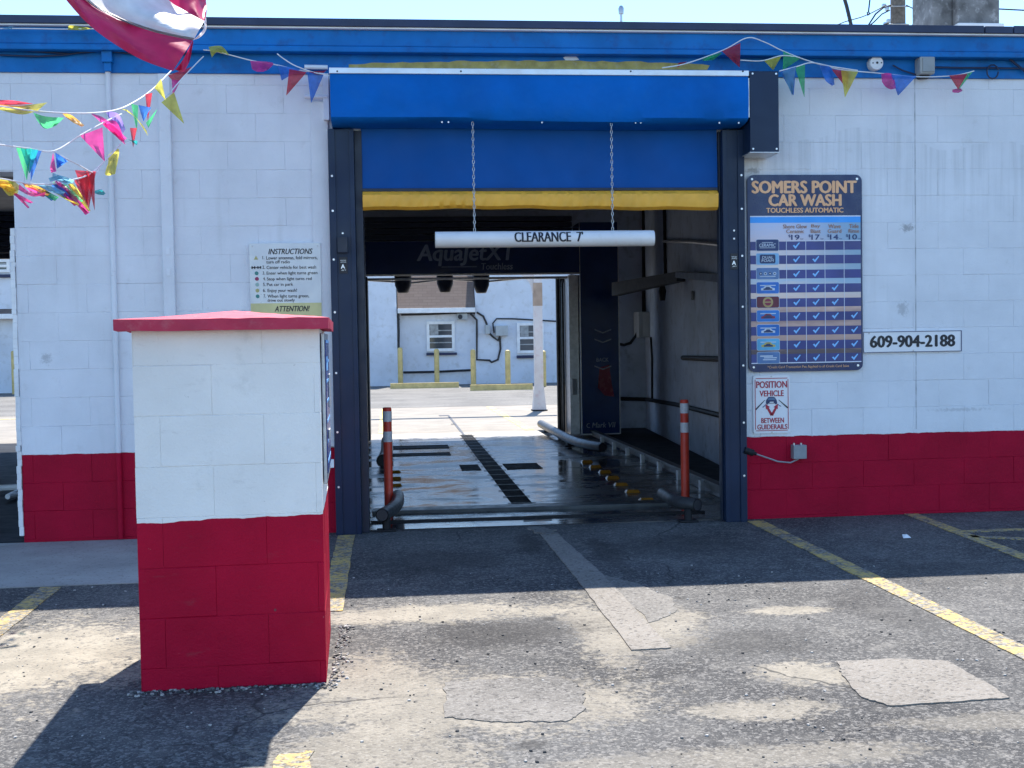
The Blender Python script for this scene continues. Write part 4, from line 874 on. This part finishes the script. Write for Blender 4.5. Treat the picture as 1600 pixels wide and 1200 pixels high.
mb = MB(); mb.prism([(PY(x, y, GY-.034).x, PY(x, y, GY-.034).z) for x, y in ((937, 574), (952, 570), (956, 600), (960, 620), (945, 618), (934, 606))], GY-.0335, GY-.03); mb.build('panel_print', m_gred, sp)
# bay electrics
eb = thing('control_box', 'grey control box with conduits on the bay corner wall', 'electrical box', PY(1010, 527, 8.9))
x0, x1 = PY(998, 505, 8.75).x, PY(1023, 505, 8.75).x; MB().box(x0, x1, 8.75, 9.14, PY(1010, 527, 8.75).z, PY(1010, 487, 8.75).z, .01).build('housing', M('control_grey', (.42, .44, .45), .4), eb)
MB().box(x0+.06, x1-.01, 8.742, 8.751, PY(1010, 525, 8.75).z, PY(1010, 489, 8.75).z, .003).build('door', M('control_grey_door', (.5, .52, .53), .4), eb)
MB().tube([PY(*q, 8.95) for q in ((966, 537), (975, 539), (985, 536), (994, 524), (998, 515))], .022, 8).build('cable', m_wire, eb, True)
bm_ = thing('boom_arm', 'dark swing boom reaching out from the right wall of the bay', 'boom', PY(1030, 450, 6.2))
a_, b_, c_ = PY(962, 452, 7.0), PY(1064, 432, 5.4), onwall(1140, 436)
mb = MB()
def beam(mb, a_, b_, h0, h1, wd):
    d = (b_-a_).normalized(); s_ = d.cross(Vector((0, 0, 1))).normalized()*wd/2; vs = []
    for p_, h in ((a_, h0), (b_, h1)): vs += [p_-s_-Vector((0, 0, h)), p_+s_-Vector((0, 0, h)), p_+s_+Vector((0, 0, h)), p_-s_+Vector((0, 0, h))]
    mb.add(vs, [(0, 1, 2, 3), (7, 6, 5, 4), (0, 4, 5, 1), (1, 5, 6, 2), (2, 6, 7, 3), (3, 7, 4, 0)])
beam(mb, a_, b_, .09, .06, .12); mb.build('arm', M('boom_steel', (.025, .032, .045), .6, 0), bm_)
mb = MB(); beam(mb, b_+Vector((0, 0, .02)), c_+Vector((.1, 0, 0)), .035, .05, .14); mb.build('wall_bracket', m_navyd, bm_)
mb = MB(); p = PY(1035, 455, 6.0); mb.tube([p+Vector((0, 0, .08)), p, p-Vector((0, 0, .12))], [.03, .05, .035], 10); mb.build('swivel', m_blackm, bm_, True)
mb = MB(); mb.tube([onwall(1085, 455)-Vector((.03, 0, 0)), onwall(1086, 468)-Vector((.03, 0, 0))], .02, 8); mb.build('hook', m_steel, bm_, True)

# ------------------------------------------------------------------ behind the car wash
gc = thing('gate_column', 'white painted column with flared foot and curved bracket behind the bay', 'column', (2.95, 14.8, 0))
Yc = 14.8; a_ = PY(845, 642, Yc); zt = PY(840, 425, Yc).z; X = PY(841, 540, Yc).x; hw = .085
m_col = M('column_white', (.66, .64, .62), .5, var=.1, scale=3, dirt=(.5, .25, .24), dirtamt=.35)
MB().box(X-hw, X+hw, Yc-hw, Yc+hw, .34, zt+.3, .006).build('shaft', m_col, gc)
mb = MB(); k = hw*1.55; vs = []
for z, r in ((.03, k), (.50, hw*1.05)): vs += [(X-r, Yc-r, z), (X+r, Yc-r, z), (X+r, Yc+r, z), (X-r, Yc+r, z)]
mb.add(vs, [(0, 1, 2, 3), (7, 6, 5, 4), (0, 4, 5, 1), (1, 5, 6, 2), (2, 6, 7, 3), (3, 7, 4, 0)]); mb.build('foot', m_col, gc)
MB().box(X-k*1.15, X+k*1.15, Yc-k*1.15, Yc+k*1.15, .004, .031, .004).build('base_plate', m_blackm, gc)
mb = MB(); zb_ = PY(820, 456, Yc).z; pts = [(X-hw, zt)]+[(X-hw-.36*math.cos(math.radians(t)), zt-.02-(zt-zb_)*(math.sin(math.radians(t)))) for t in range(0, 91, 10)][::-1]
poly = [(X-hw-.001, zt-.001), (X-hw-.36, zt-.001)]+[(X-hw-.36+.34*math.sin(math.radians(t)), zt-.03-(zt-zb_)*(1-math.cos(math.radians(t)))) for t in range(0, 91, 10)]+[(X-hw-.001, zb_-.03)]
mb.prism(poly, Yc-.03, Yc+.03); mb.build('bracket', m_col, gc)
z_ = PY(843, 478, Yc).z; MB().box(X-hw-.004, X+hw+.004, Yc-hw-.004, Yc+hw+.004, z_, PY(843, 442, Yc).z, .004).build('timber_collar', M('tan_timber', (.40, .30, .22), .7, var=.2, scale=6), gc)
MB().box(-6, X+.5, Yc-.09, Yc+.09, zt, zt+.22, .006).build('crossbeam', m_col, gc)

RY = 31.
rb = thing('rear_building', 'long white painted building with brown shingled lean-to roof across the road', 'building', (1.5, RY, 0))
fw = lambda x, y, Y=RY: PY(x, y, Y)
mb = MB(); mb.box(-40, -18, RY, RY+8, 0, 5.2); mb.box(-11.6, fw(621, 550).x, RY, RY+8, 0, 5.2); mb.build('wall', m_rw, rb)
XA, XB = fw(621.5, 550).x, fw(744, 550).x; zg = fw(680, 481).z
mb = MB(); mb.box(XA, XB, RY+.3, RY+8, 0, zg+.05); mb.build('wall', m_rw, rb)
mb = MB(); mb.box(XB, 30, RY+.1, RY+8, 0, 5.2); mb.build('wall', m_rw, rb)
mb = MB(); mb.box(-18, -11.6, RY+.3, RY+8, 0, 5.2); mb.build('wall', m_rw, rb)
def leanto(x0, x1, zlow, zhigh):
    mb = MB(); y0, y1 = RY-.05, RY+2.2; vs = [(x0, y0, zlow), (x1, y0, zlow), (x1, y1, zhigh), (x0, y1, zhigh)]
    mb.add(vs+[(a_, b_, c_-.15) for a_, b_, c_ in vs], [(0, 1, 2, 3), (7, 6, 5, 4), (0, 4, 5, 1), (1, 5, 6, 2), (2, 6, 7, 3), (3, 7, 4, 0)]); rf = mb.build('roof', m_shin, rb)
    MB().box(x0, x1, y0-.12, y0-.001, zlow-.17, zlow-.01, .01).build('gutter', m_edge, rf)
leanto(XA+.02, XB-.02, zg+.0, zg+2.6); MB().box(XA, XB, RY+2.2, RY+8, zg+.05, 5.2).build('wall', m_rw, rb)
leanto(-18+.02, -11.6-.02, fw(20, 490).z, fw(20, 438).z)
def rwin(x0, x1, y0, y1, Y, sy0, sy1):
    A, B, C, D_ = fw(x0, y1, Y).x, fw(x1, y1, Y).x, fw((x0+x1)/2, y1, Y).z, fw((x0+x1)/2, y0, Y).z; t = .10
    mb = MB()
    for a_ in ((A, A+t, C, D_), (B-t, B, C, D_), (A+t, B-t, C, C+t), (A+t, B-t, D_-t, D_), (A+t, B-t, (C+D_)/2-.04, (C+D_)/2+.04)): mb.box(a_[0], a_[1], Y-.05, Y+.05, a_[2], a_[3], .006)
    f = mb.build('window', m_edge, rb)
    MB().box(A+t, B-t, Y-.02, Y-.012, C+t, D_-t).build('pane', m_glass, f)
    mb = MB()
    for k in (.22, .45, .72): z = C+t+(D_-C-2*t)*k; mb.box(A+t, B-t, Y-.03, Y-.021, z, z+.035)
    mb.box(A+t+.02, A+t+.3, Y-.028, Y-.0205, C+.55*(D_-C), D_-t); mb.build('blind', m_curtn, f)
    z = fw((x0+x1)/2, sy0, Y).z; MB().box(A-.02, B+.06, Y-.10, Y+.02, fw((x0+x1)/2, sy1, Y).z, z, .01).build('sill', m_sill, f)
rwin(667, 711, 502, 549, RY+.28, 551, 555); rwin(808, 850, 504, 552, RY+.08, 555, 559.5); rwin(-25, 16, 405, 426, RY+.28, 429, 434)
mb = MB()
def rpipe(pts, r=.035, Y=RY+.05): mb.tube([fw(*q, Y) for q in pts], r, 6)
rpipe([(575, 495), (600, 496), (620, 494), (624, 500)]); rpipe([(627, 492), (670, 491), (715, 489), (745, 489)], .03, RY+.2); rpipe([(622, 480), (623, 520), (622, 595)], .04)
rpipe([(745, 488), (755, 494), (760, 505), (764, 520), (770, 526), (778, 532), (781, 525)]); rpipe([(735, 490), (745, 500), (745, 520), (745, 562), (765, 563), (768, 566), (778, 562), (782, 545), (781, 527)])
rpipe([(772, 520), (770, 505), (776, 498), (800, 498), (870, 502)], .025); rpipe([(630, 582), (680, 581), (744, 578)], .04, RY+.2)
split(mb, 'conduit', m_wire, rb, True)
mb = MB(); 
for x0, x1, y0, y1, Y in ((774, 793, 509, 525, RY), (714, 730, 490, 500, RY+.2), (758, 765, 508, 522, RY)):
    A, B, C, D_ = fw(x0, y1, Y).x, fw(x1, y1, Y).x, fw(x0, y1, Y).z, fw(x0, y0, Y).z; MB().box(A, B, Y-.18, Y+.28, C, D_, .02).build('meter_box', M('meter_grey', (.42, .44, .44), .5), rb)
fc = MB(); disc(fc, fw(719, 495, RY).x, fw(719, 495, RY).z, .08, RY-.02, RY+.01); fc.build('meter_dial', m_black, rb)

def bollard(label, x, y0, y1, first=[None]):
    p = PZ(x, y1, .006); p.y = min(p.y, 30.3); p.x = PY(x, y1, p.y).x; h = PY(x, y0, p.y).z
    o = MB().tube([(0, 0, 0), (0, 0, h-.06), (0, 0, h-.02), (0, 0, h)], [.085, .085, .07, .03], 14).build('bollard', m_byel, None, True)
    o.location = (p.x, p.y, .004); tag(o, label, 'bollard', 'yellow bollards in front of the rear building')
for x, y0, y1, l in ((626, 543, 599, 'yellow bollard at the left end of the left wheel stop, near the dark downpipe'), (683, 545, 600, 'yellow bollard standing in front of the left rear window'), (740, 546, 604, 'yellow bollard at the left end of the right wheel stop'), (794, 547, 604.5, 'yellow bollard below the grey meter box on the rear building'), (849.5, 548, 604, 'yellow bollard half hidden behind the white gate column'), (23, 548, 603, 'yellow bollard seen through the left side bay opening')):
    bollard(l, x, y0, y1)
def stop(label, x0, x1, y, mat):
    p, q = PZ(x0, y, .006), PZ(x1, y, .006); Y = (p.y+q.y)/2; A, B = PY(x0, y, Y).x, PY(x1, y, Y).x
    mb = MB(); poly = [(-.10, 0), (.10, 0), (.07, .17), (-.07, .17)]; vs = [(A, Y+a_, .005+b_) for a_, b_ in poly]+[(B, Y+a_, .005+b_) for a_, b_ in poly]
    mb.add(vs, [(0, 1, 2, 3), (7, 6, 5, 4), (0, 4, 5, 1), (1, 5, 6, 2), (2, 6, 7, 3), (3, 7, 4, 0)]); tag(mb.build('wheel_stop', mat), label, 'wheel stop', 'concrete wheel stops by the rear building')
stop('yellow concrete wheel stop in front of the left rear window', 610, 717, 606.5, m_byel); stop('yellow concrete wheel stop left of the white gate column', 735, 832, 609.5, m_byel)
stop('yellow wheel stop seen through the left side bay opening', 12, 60, 607, m_byel)
# white rail lying in the side bay
mb = MB(); a_ = PZ(-60, 766, .06); b_ = PZ(46, 760, .06); mb.tube([a_, b_], .03, 8); mb.tube([PZ(12, 776, .05), PZ(34, 764, .06), PZ(46, 762, .06)], .025, 8); mb.tube([PZ(12, 776, .05), PZ(46, 768, .05)], .022, 8)
tag(mb.build('floor_rail', m_edge, None, True), 'white guide rail on the floor of the left side bay', 'rail')

# ------------------------------------------------------------------ on and above the roof
ch = thing('chimney', 'stained grey concrete chimney standing on the roof at right', 'chimney', PY(1514, 45, 5))
x0, xm_, x1 = PY(1465, 20, 5).x, PY(1496, 20, 5).x, PY(1562, 20, 5).x; zc = 3.56
MB().box(xm_, x1, 5, 5.7, zc, 6, .02).build('stack', m_chim, ch); MB().box(x0, xm_-.002, 5.12, 5.7, zc, 6, .02).build('stack', m_chim, ch)
zc2 = PY(1530, 36, 4.96).z; MB().box(xm_-.02, x1+.03, 4.94, 5.75, zc, zc2, .02).build('base', m_edge, ch)
up = thing('utility_pole', 'weathered wooden utility pole rising behind the roof beside the chimney', 'utility pole', (PY(1403, 30, 24).x, 24, 0))
X = PY(1403, 30, 24).x; MB().tube([(X, 24, 0), (X, 24, 14)], [.24, .20], 14).build('pole', m_wood, up, True)
mb = MB(); mb.tube([PY(*q, 23.7) for q in ((1392, 8), (1380, 12), (1368, 22), (1354, 44))], .025, 6); mb.tube([PY(*q, 23.7) for q in ((1390, 16), (1378, 22), (1366, 34), (1354, 44))], .02, 6); mb.tube([PY(*q, 23.6) for q in ((1416, 8), (1428, 14), (1440, 17), (1452, 12), (1457, 2))], .015, 6)
mb.tube([PY(*q, 23.6) for q in ((1388, 36), (1380, 40), (1378, 48))], .03, 6); split(mb, 'cable', m_wire, up, True)
mb = MB()
for x, y in ((1381, 9), (1386, 14), (1383, 38), (1388, 33)): p = PY(x, y, 23.7); mb.box(p.x-.05, p.x+.05, 23.65, 23.75, p.z-.05, p.z+.05, .01)
for y in (10, 38): a_, b_ = PY(1384, y, 23.75), PY(1420, y, 23.75); mb.tube([a_, b_], .02, 6)
split(mb, 'bracket', m_steel, up, True)
for l, pts, r in (('thick dark overhead cable dropping to the roof left of the utility pole', ((1317, -10), (1323, 10), (1331, 44)), .05), ('thick dark overhead cable curving down between pole and chimney', ((1447, -12), (1441, 12), (1435, 28), (1424, 46)), .05), ('thin overhead wire sagging left from the utility pole', ((1280, 50), (1320, 34), (1345, 27), (1358, 22), (1385, 8)), .015), ('thin overhead wire running right from the chimney', ((1560, 14), (1600, 16), (1700, 18)), .02), ('thin looped wire hanging left of the utility pole', ((1360, -8), (1358, 10), (1357, 18), (1359, 22), (1356, 24), (1355, 19)), .02)):
    mb = MB(); mb.tube([PY(*q, 22.5) for q in pts], r, 6); tag(mb.build('overhead_wire', m_wire, None, True), l, 'wire')
vp = thing('vent_pipe', 'thin roof vent pipe with grey cap above the roller door', 'vent pipe', PY(970, 42, 6))
a_, b_ = PY(970.5, 18, 6), PY(970.5, 48, 6); MB().tube([(a_.x, 6, 3.56), (a_.x, 6, a_.z)], .016, 8).build('pipe', m_steel, vp, True); MB().tube([(a_.x, 6, a_.z-.03), (a_.x, 6, a_.z+.04), (a_.x, 6, a_.z+.07)], [.032, .036, .02], 12).build('cap', m_steel, vp, True)

# ------------------------------------------------------------------ flag
m_fr = thin('flag_red', (.62, .025, .12), .4); m_fw = thin('flag_white', (.80, .79, .80), .4); m_fs = thin('flag_seam', (.40, .40, .40), .3)
def crv(pts, t):
    n = len(pts)-1; f = min(t*n, n-1e-6); i = int(f); q = f-i; P = [Vector(pts[max(0, min(n, i+k))]) for k in (-1, 0, 1, 2)]
    return .5*((2*P[1])+(-P[0]+P[2])*q+(2*P[0]-5*P[1]+4*P[2]-P[3])*q*q+(-P[0]+3*P[1]-3*P[2]+P[3])*q**3)
FY = -3.6
C0 = [(30, -150), (70, -50), (105, 2), (150, 48), (215, 90), (270, 111)]
C1 = [(60, -170), (100, -60), (132, -2), (180, 28), (240, 50), (301, 63)]
C2 = [(150, -190), (200, -80), (258, -6), (285, 14), (306, 26), (319, 33)]
C3 = [(250, -220), (285, -110), (318, -20), (322, 2), (323, 16), (322, 26)]
fo = thing('flag', 'red and white striped flag billowing down in front of the roof edge', 'flag', PY(200, 0, FY))
def strip(Ca, Cb, name, mat, y0, y1, bulge):
    mb = MB(); nu, nv = 36, 10; vs = []
    for i in range(nu+1):
        for j in range(nv+1):
            u, v = i/nu, j/nv; q = crv(Ca, u).lerp(crv(Cb, u), v)
            yy = FY+y0+(y1-y0)*v-bulge*math.sin(math.pi*v)*(.5+.5*u)+.03*math.sin(7*u+4*v)*(.2+.8*v)+.012*math.sin(19*u+9*v)
            vs.append(PY(q.x, q.y, yy))
    mb.add(vs, [(i*(nv+1)+j, (i+1)*(nv+1)+j, (i+1)*(nv+1)+j+1, i*(nv+1)+j+1) for i in range(nu) for j in range(nv)]); mb.build(name, mat, fo, True)
strip(C0, C1, 'stripe', m_fr, 0, .10, .05); strip(C1, [(a_+3, b_-3.5) for a_, b_ in C1], 'seam', m_fs, .098, .103, 0); strip([(a_+3, b_-3.5) for a_, b_ in C1], C2, 'stripe', m_fw, .10, .28, .10); strip(C2, C3, 'stripe', m_fr, .28, .42, .04)
strip([(270, 111), (276, 106), (284, 96), (292, 82), (301, 63)], [(262, 104), (285, 112), (292, 104), (297, 92), (302, 66)], 'hem', m_fr, .02, .12, 0)
strip([(301, 63), (310, 55), (318, 45), (319, 33)], [(301, 63), (313, 58), (322, 46), (322, 26)], 'hem', m_fw, .12, .25, 0)

# ------------------------------------------------------------------ bunting
PCOL = dict(y=(.80, .72, .10), g=(.10, .65, .25), t=(.03, .48, .48), b=(.06, .26, .78), r=(.70, .05, .08), p=(.85, .08, .38), o=(.80, .42, .06), v=(.35, .25, .70), c=(.25, .55, .70))
PM = {k: thin('pennant_film_'+{'y': 'yellow', 'g': 'green', 't': 'teal', 'b': 'blue', 'r': 'red', 'p': 'pink', 'o': 'orange', 'v': 'violet', 'c': 'cyan'}[k], v, .68, .3, .25, .22) for k, v in PCOL.items()}
def bunting(label, rope, pens):
    """rope: list of (px, py, Y); pens: (colour, [(px, py) outline], Y)"""
    o = thing('bunting', label, 'bunting', PY(*rope[0]), 'strings of coloured pennant bunting'); mb = MB()
    n = 10*(len(rope)-1); pts = [crv(rope, i/n) for i in range(n+1)]; pts = [PY(q.x, q.y, q.z) for q in pts]; mb.tube(pts, .004, 6); mb.build('cord', m_rope, o, True)
    for c_, poly, Y in pens:
        mb = MB(); n = len(poly)
        if n == 3:      # triangle: two top corners and the tip, gently curled
            a_, b_, t_ = [Vector((*q, 0)) for q in poly]; k = 8; vs = []; ph = R.uniform(0, 6)
            for i in range(k+1):
                for j in range(5):
                    u, v = j/4, i/k; q = a_.lerp(b_, u).lerp(t_, v*.97); vs.append(PY(q.x, q.y, Y+.035*v*math.sin(ph+2.2*v+2.5*u)+.01*math.sin(9*u+ph)*v))
            mb.add(vs, [(i*5+j, i*5+j+1, (i+1)*5+j+1, (i+1)*5+j) for i in range(k) for j in range(4)])
        else:           # windblown ribbon: the outline is two matching edges
            h = n//2; A = [Vector((*q, 0)) for q in poly[:h]]; B = [Vector((*q, 0)) for q in poly[h:]][::-1]; k = 10; vs = []; ph = R.uniform(0, 6)
            for i in range(k+1):
                a_, b_ = crv(A, i/k) if h > 2 else A[0].lerp(A[1], i/k), crv(B, i/k) if h > 2 else B[0].lerp(B[1], i/k)
                for j in range(4): q = a_.lerp(b_, j/3); vs.append(PY(q.x, q.y, Y+.04*math.sin(ph+5*i/k+1.5*j)*(i/k)))
            mb.add(vs, [(i*4+j, i*4+j+1, (i+1)*4+j+1, (i+1)*4+j) for i in range(k) for j in range(3)])
        mb.build('pennant', PM[c_], o, True)
D1, D2, D3 = -2.4, -2.2, -2.0
bunting('upper left bunting string climbing from the left edge to the flag', [(-60, 158, -2.9), (0, 166, -2.6), (60, 174, -2.4), (130, 177, -2.1), (180, 172, -1.7), (212, 158, -1.3), (240, 138, -.9), (268, 110, -.5)], [
    ('r', [(-10, 156), (20, 157), (52, 162), (30, 164), (10, 164), (-10, 164)], D1), ('y', [(-10, 162), (30, 165), (74, 160), (60, 172), (35, 179), (0, 172)], D1), ('g', [(52, 176), (72, 182), (100, 184), (88, 196), (70, 201), (58, 188)], D1),
    ('o', [(97, 177), (112, 180), (132, 196), (128, 198), (115, 192), (104, 184)], -2.1), ('p', [(140, 176), (165, 186), (198, 216), (192, 222), (172, 205), (150, 184)], -1.9), ('v', [(165, 174), (185, 178), (196, 202), (190, 214), (180, 200), (170, 184)], -1.8),
    ('y', [(187, 170), (207, 178), (231, 212), (229, 204), (218, 190), (198, 171)], -1.5), ('g', [(205, 162), (216, 165), (214, 208)], -1.4), ('b', [(216, 164), (236, 168), (224, 190)], -1.3), ('r', [(227, 147), (238, 145), (231, 190)], -1.1), ('y', [(241, 137), (252, 123), (259, 157)], -.9), ('g', [(228, 192), (246, 170), (232, 200)], -1.2), ('r', [(203, 200), (214, 200), (208, 231)], -1.5), ('t', [(200, 218), (215, 220), (214, 227)], -1.5)])
bunting('middle left bunting string knotted below the upper string', [(-50, 222, -2.9), (0, 226, -2.6), (45, 232, -2.4), (84, 236, -2.3), (125, 212, -2.1), (165, 190, -1.9), (190, 178, -1.7)], [
    ('g', [(25, 230), (50, 232), (42, 283)], -2.4), ('t', [(32, 231), (60, 234), (46, 272)], -2.42), ('b', [(46, 233), (65, 236), (48, 284)], -2.38), ('b', [(86, 238), (106, 252), (89, 264)], -2.3), ('p', [(125, 212), (160, 199), (164, 253)], -2.1), ('p', [(160, 192), (182, 190), (196, 226), (186, 218), (174, 206), (164, 198)], -1.9), ('y', [(165, 246), (188, 226), (176, 238)], -1.9), ('y', [(168, 246), (186, 233), (180, 272), (172, 274), (164, 272), (170, 252)], -1.92)])
bunting('lowest left bunting string with many tangled windblown streamers', [(-50, 276, -2.9), (0, 279, -2.6), (40, 286, -2.45), (75, 288, -2.35), (110, 282, -2.2), (140, 272, -2.1), (165, 250, -2.0), (188, 226, -1.9)], [
    ('y', [(-8, 278), (18, 281), (30, 290), (28, 302), (14, 306), (2, 292)], -2.5), ('o', [(-8, 282), (12, 284), (26, 298), (14, 300), (4, 294), (-8, 288)], -2.52), ('p', [(20, 300), (34, 306), (52, 316), (48, 318), (34, 312), (22, 305)], -2.5), ('p', [(22, 298), (36, 312), (46, 324), (44, 326), (32, 314), (20, 302)], -2.48),
    ('p', [(34, 285), (52, 293), (74, 304), (68, 308), (50, 302), (38, 290)], -2.4), ('g', [(58, 290), (76, 300), (92, 308), (86, 314), (74, 308), (62, 296)], -2.4), ('c', [(82, 270), (98, 276), (112, 284), (104, 290), (92, 284), (82, 278)], -2.3), ('b', [(80, 286), (96, 292), (112, 310), (106, 314), (94, 304), (82, 294)], -2.3), ('y', [(72, 289), (90, 302), (124, 318), (122, 322), (100, 310), (74, 294)], -2.32),
    ('g', [(98, 284), (112, 296), (130, 314), (124, 318), (110, 304), (96, 290)], -2.25), ('p', [(92, 282), (116, 304), (140, 332), (134, 336), (112, 312), (90, 290)], -2.28), ('y', [(106, 280), (122, 296), (142, 330), (136, 330), (118, 304), (104, 286)], -2.22), ('r', [(117, 266), (150, 268), (139, 326)], -2.1), ('r', [(134, 270), (148, 270), (148, 330)], -2.08), ('r', [(122, 276), (140, 270), (136, 334)], -2.12), ('t', [(148, 298), (158, 296), (165, 302), (162, 305), (154, 304), (148, 302)], -2.08), ('o', [(36, 287), (60, 291), (80, 302), (74, 306), (56, 298), (40, 292)], -2.42),
    ('c', [(60, 288), (84, 292), (102, 300), (98, 305), (80, 300), (62, 293)], -2.36), ('p', [(88, 282), (104, 298), (120, 320), (116, 322), (98, 304), (84, 286)], -2.3), ('p', [(30, 288), (50, 302), (72, 300), (70, 304), (50, 307), (28, 296)], -2.46),
    ('g', [(84, 284), (104, 292), (124, 310), (120, 313), (100, 300), (82, 288)], -2.27), ('r', [(120, 278), (128, 290), (131, 312), (127, 312), (122, 296), (116, 282)], -2.15), ('c', [(76, 278), (94, 274), (116, 282), (112, 288), (92, 282), (78, 284)], -2.33), ('p', [(112, 288), (126, 308), (136, 334), (132, 335), (120, 314), (108, 292)], -2.2), ('b', [(60, 292), (76, 300), (84, 312), (80, 314), (70, 306), (58, 297)], -2.38)])
bunting('short crossed cord with blue pennant joining two left strings', [(84, 236, -2.3), (100, 246, -2.25), (120, 256, -2.2), (148, 270, -2.08), (158, 256, -2.0)], [('b', [(87, 238), (104, 250), (90, 262)], -2.28), ('p', [(83, 238), (88, 268), (80, 270), (78, 262)], -2.3)])
bunting('faded bunting behind the flag tip with red and yellow pennants', [(318, 88, -.14), (306, 100, -.2), (285, 122, -.3), (268, 142, -.4), (258, 152, -.5)], [('r', [(262, 118), (300, 104), (276, 132)], -.28), ('p', [(268, 124), (282, 126), (270, 150)], -.32), ('y', [(252, 160), (272, 144), (288, 194)], -.42)])
bunting('bunting along the fascia between the flag and the blue hood', [(318, 78, -.14), (335, 80, -.16), (360, 86, -.17), (395, 95, -.17), (430, 101, -.17), (470, 110, -.17), (512, 116, -.2)], [('y', [(326, 73), (346, 72), (358, 86), (346, 83), (338, 82), (331, 90)], -.19), ('p', [(391, 95), (426, 98), (420, 108), (412, 112), (402, 112), (394, 108)], -.19), ('b', [(434, 102), (470, 108), (440, 126)], -.19), ('r', [(452, 108), (479, 113), (447, 150)], -.21), ('b', [(480, 112), (506, 116), (486, 162)], -.19)])
bunting('loose crossed cord at the left end of the blue hood', [(433, 84, -.15), (445, 93, -.17), (462, 103, -.18), (490, 113, -.2), (512, 117, -.22)], [('r', [(482, 112), (510, 110), (500, 118)], -.2)])
bunting('bunting across the fascia right of the hood with peaks and seven pennants', [(1035, 106, -.31), (1065, 101, -.2), (1100, 90, -.17), (1135, 76, -.15), (1168, 59, -.15), (1195, 66, -.15), (1222, 79, -.16), (1260, 94, -.17), (1310, 108, -.17), (1370, 114, -.17), (1435, 120, -.17), (1490, 118, -.16), (1522, 111, -.15)], [
    ('r', [(1060, 98), (1074, 96), (1058, 106)], -.2), ('g', [(1098, 92), (1128, 82), (1114, 94), (1110, 94), (1104, 95), (1098, 95)], -.2), ('r', [(1128, 80), (1157, 67), (1156, 106)], -.18), ('g', [(1224, 80), (1250, 92), (1223, 110)], -.19), ('r', [(1299, 108), (1326, 112), (1324, 140)], -.19), ('y', [(1314, 110), (1341, 112), (1320, 153)], -.21), ('p', [(1377, 115), (1394, 116), (1400, 138), (1392, 140), (1384, 136), (1378, 128)], -.19), ('b', [(1392, 116), (1432, 119), (1403, 150)], -.21), ('r', [(1483, 118), (1512, 115), (1497, 140)], -.19), ('g', [(1509, 116), (1520, 112), (1496, 143)], -.17), ('p', [(1488, 140), (1500, 138), (1504, 142), (1498, 145), (1492, 145), (1488, 144)], -.2)])
bunting('second fascia cord with blue and green pennants over the motor box', [(1157, 94, -.2), (1190, 95, -.2), (1222, 87, -.2), (1250, 90, -.18)], [('y', [(1194, 95), (1221, 88), (1208, 110)], -.21)])
bunting('low fascia cord with blue and green pennants beside the motor box', [(1218, 111, -.3), (1245, 104, -.25), (1268, 98, -.2), (1300, 104, -.18), (1340, 110, -.18)], [('b', [(1219, 112), (1244, 104), (1240, 150)], -.28), ('c', [(1222, 112), (1243, 105), (1238, 150)], -.29), ('g', [(1242, 105), (1258, 101), (1257, 153)], -.24), ('b', [(1280, 102), (1299, 106), (1304, 132), (1300, 134), (1290, 126), (1284, 112)], -.2)])
bunting('white cord along the left fascia with one yellow pennant', [(-40, 45, -.18), (30, 44.5, -.18), (100, 45.5, -.18), (145, 45, -.18), (160, 46.5, -.18)], [('y', [(106, 46.5), (108, 40), (118, 40), (144, 44.5), (130, 47), (118, 47)], -.2), ('c', [(4, 44.5), (19, 41), (19, 45), (14, 45.5), (9, 45), (4, 45)], -.2)])

# litter on the lot
p = PZ(1416, 840, .006); mb = MB(); mb.add([(p.x-.03, p.y-.02, .006), (p.x+.03, p.y-.015, .006), (p.x+.025, p.y+.03, .02), (p.x-.02, p.y+.02, .025), (p.x, p.y, .03)], [(0, 1, 4), (1, 2, 4), (2, 3, 4), (3, 0, 4)]); tag(mb.build('litter', m_edge), 'small scrap of white paper on the shaded asphalt at right', 'litter')
p = PZ(850, 829, .006); poly = [(p.x+x_, p.y+y_) for x_, y_ in ((-.10, .16), (-.04, .19), (.02, .15), (.04, .06), (.09, .02), (.05, -.06), (.08, -.14), (.0, -.20), (-.03, -.10), (-.08, -.08), (-.06, .03), (-.11, .08))]
sheet('concrete_patch', poly, .009, m_patch2, .012, 3)
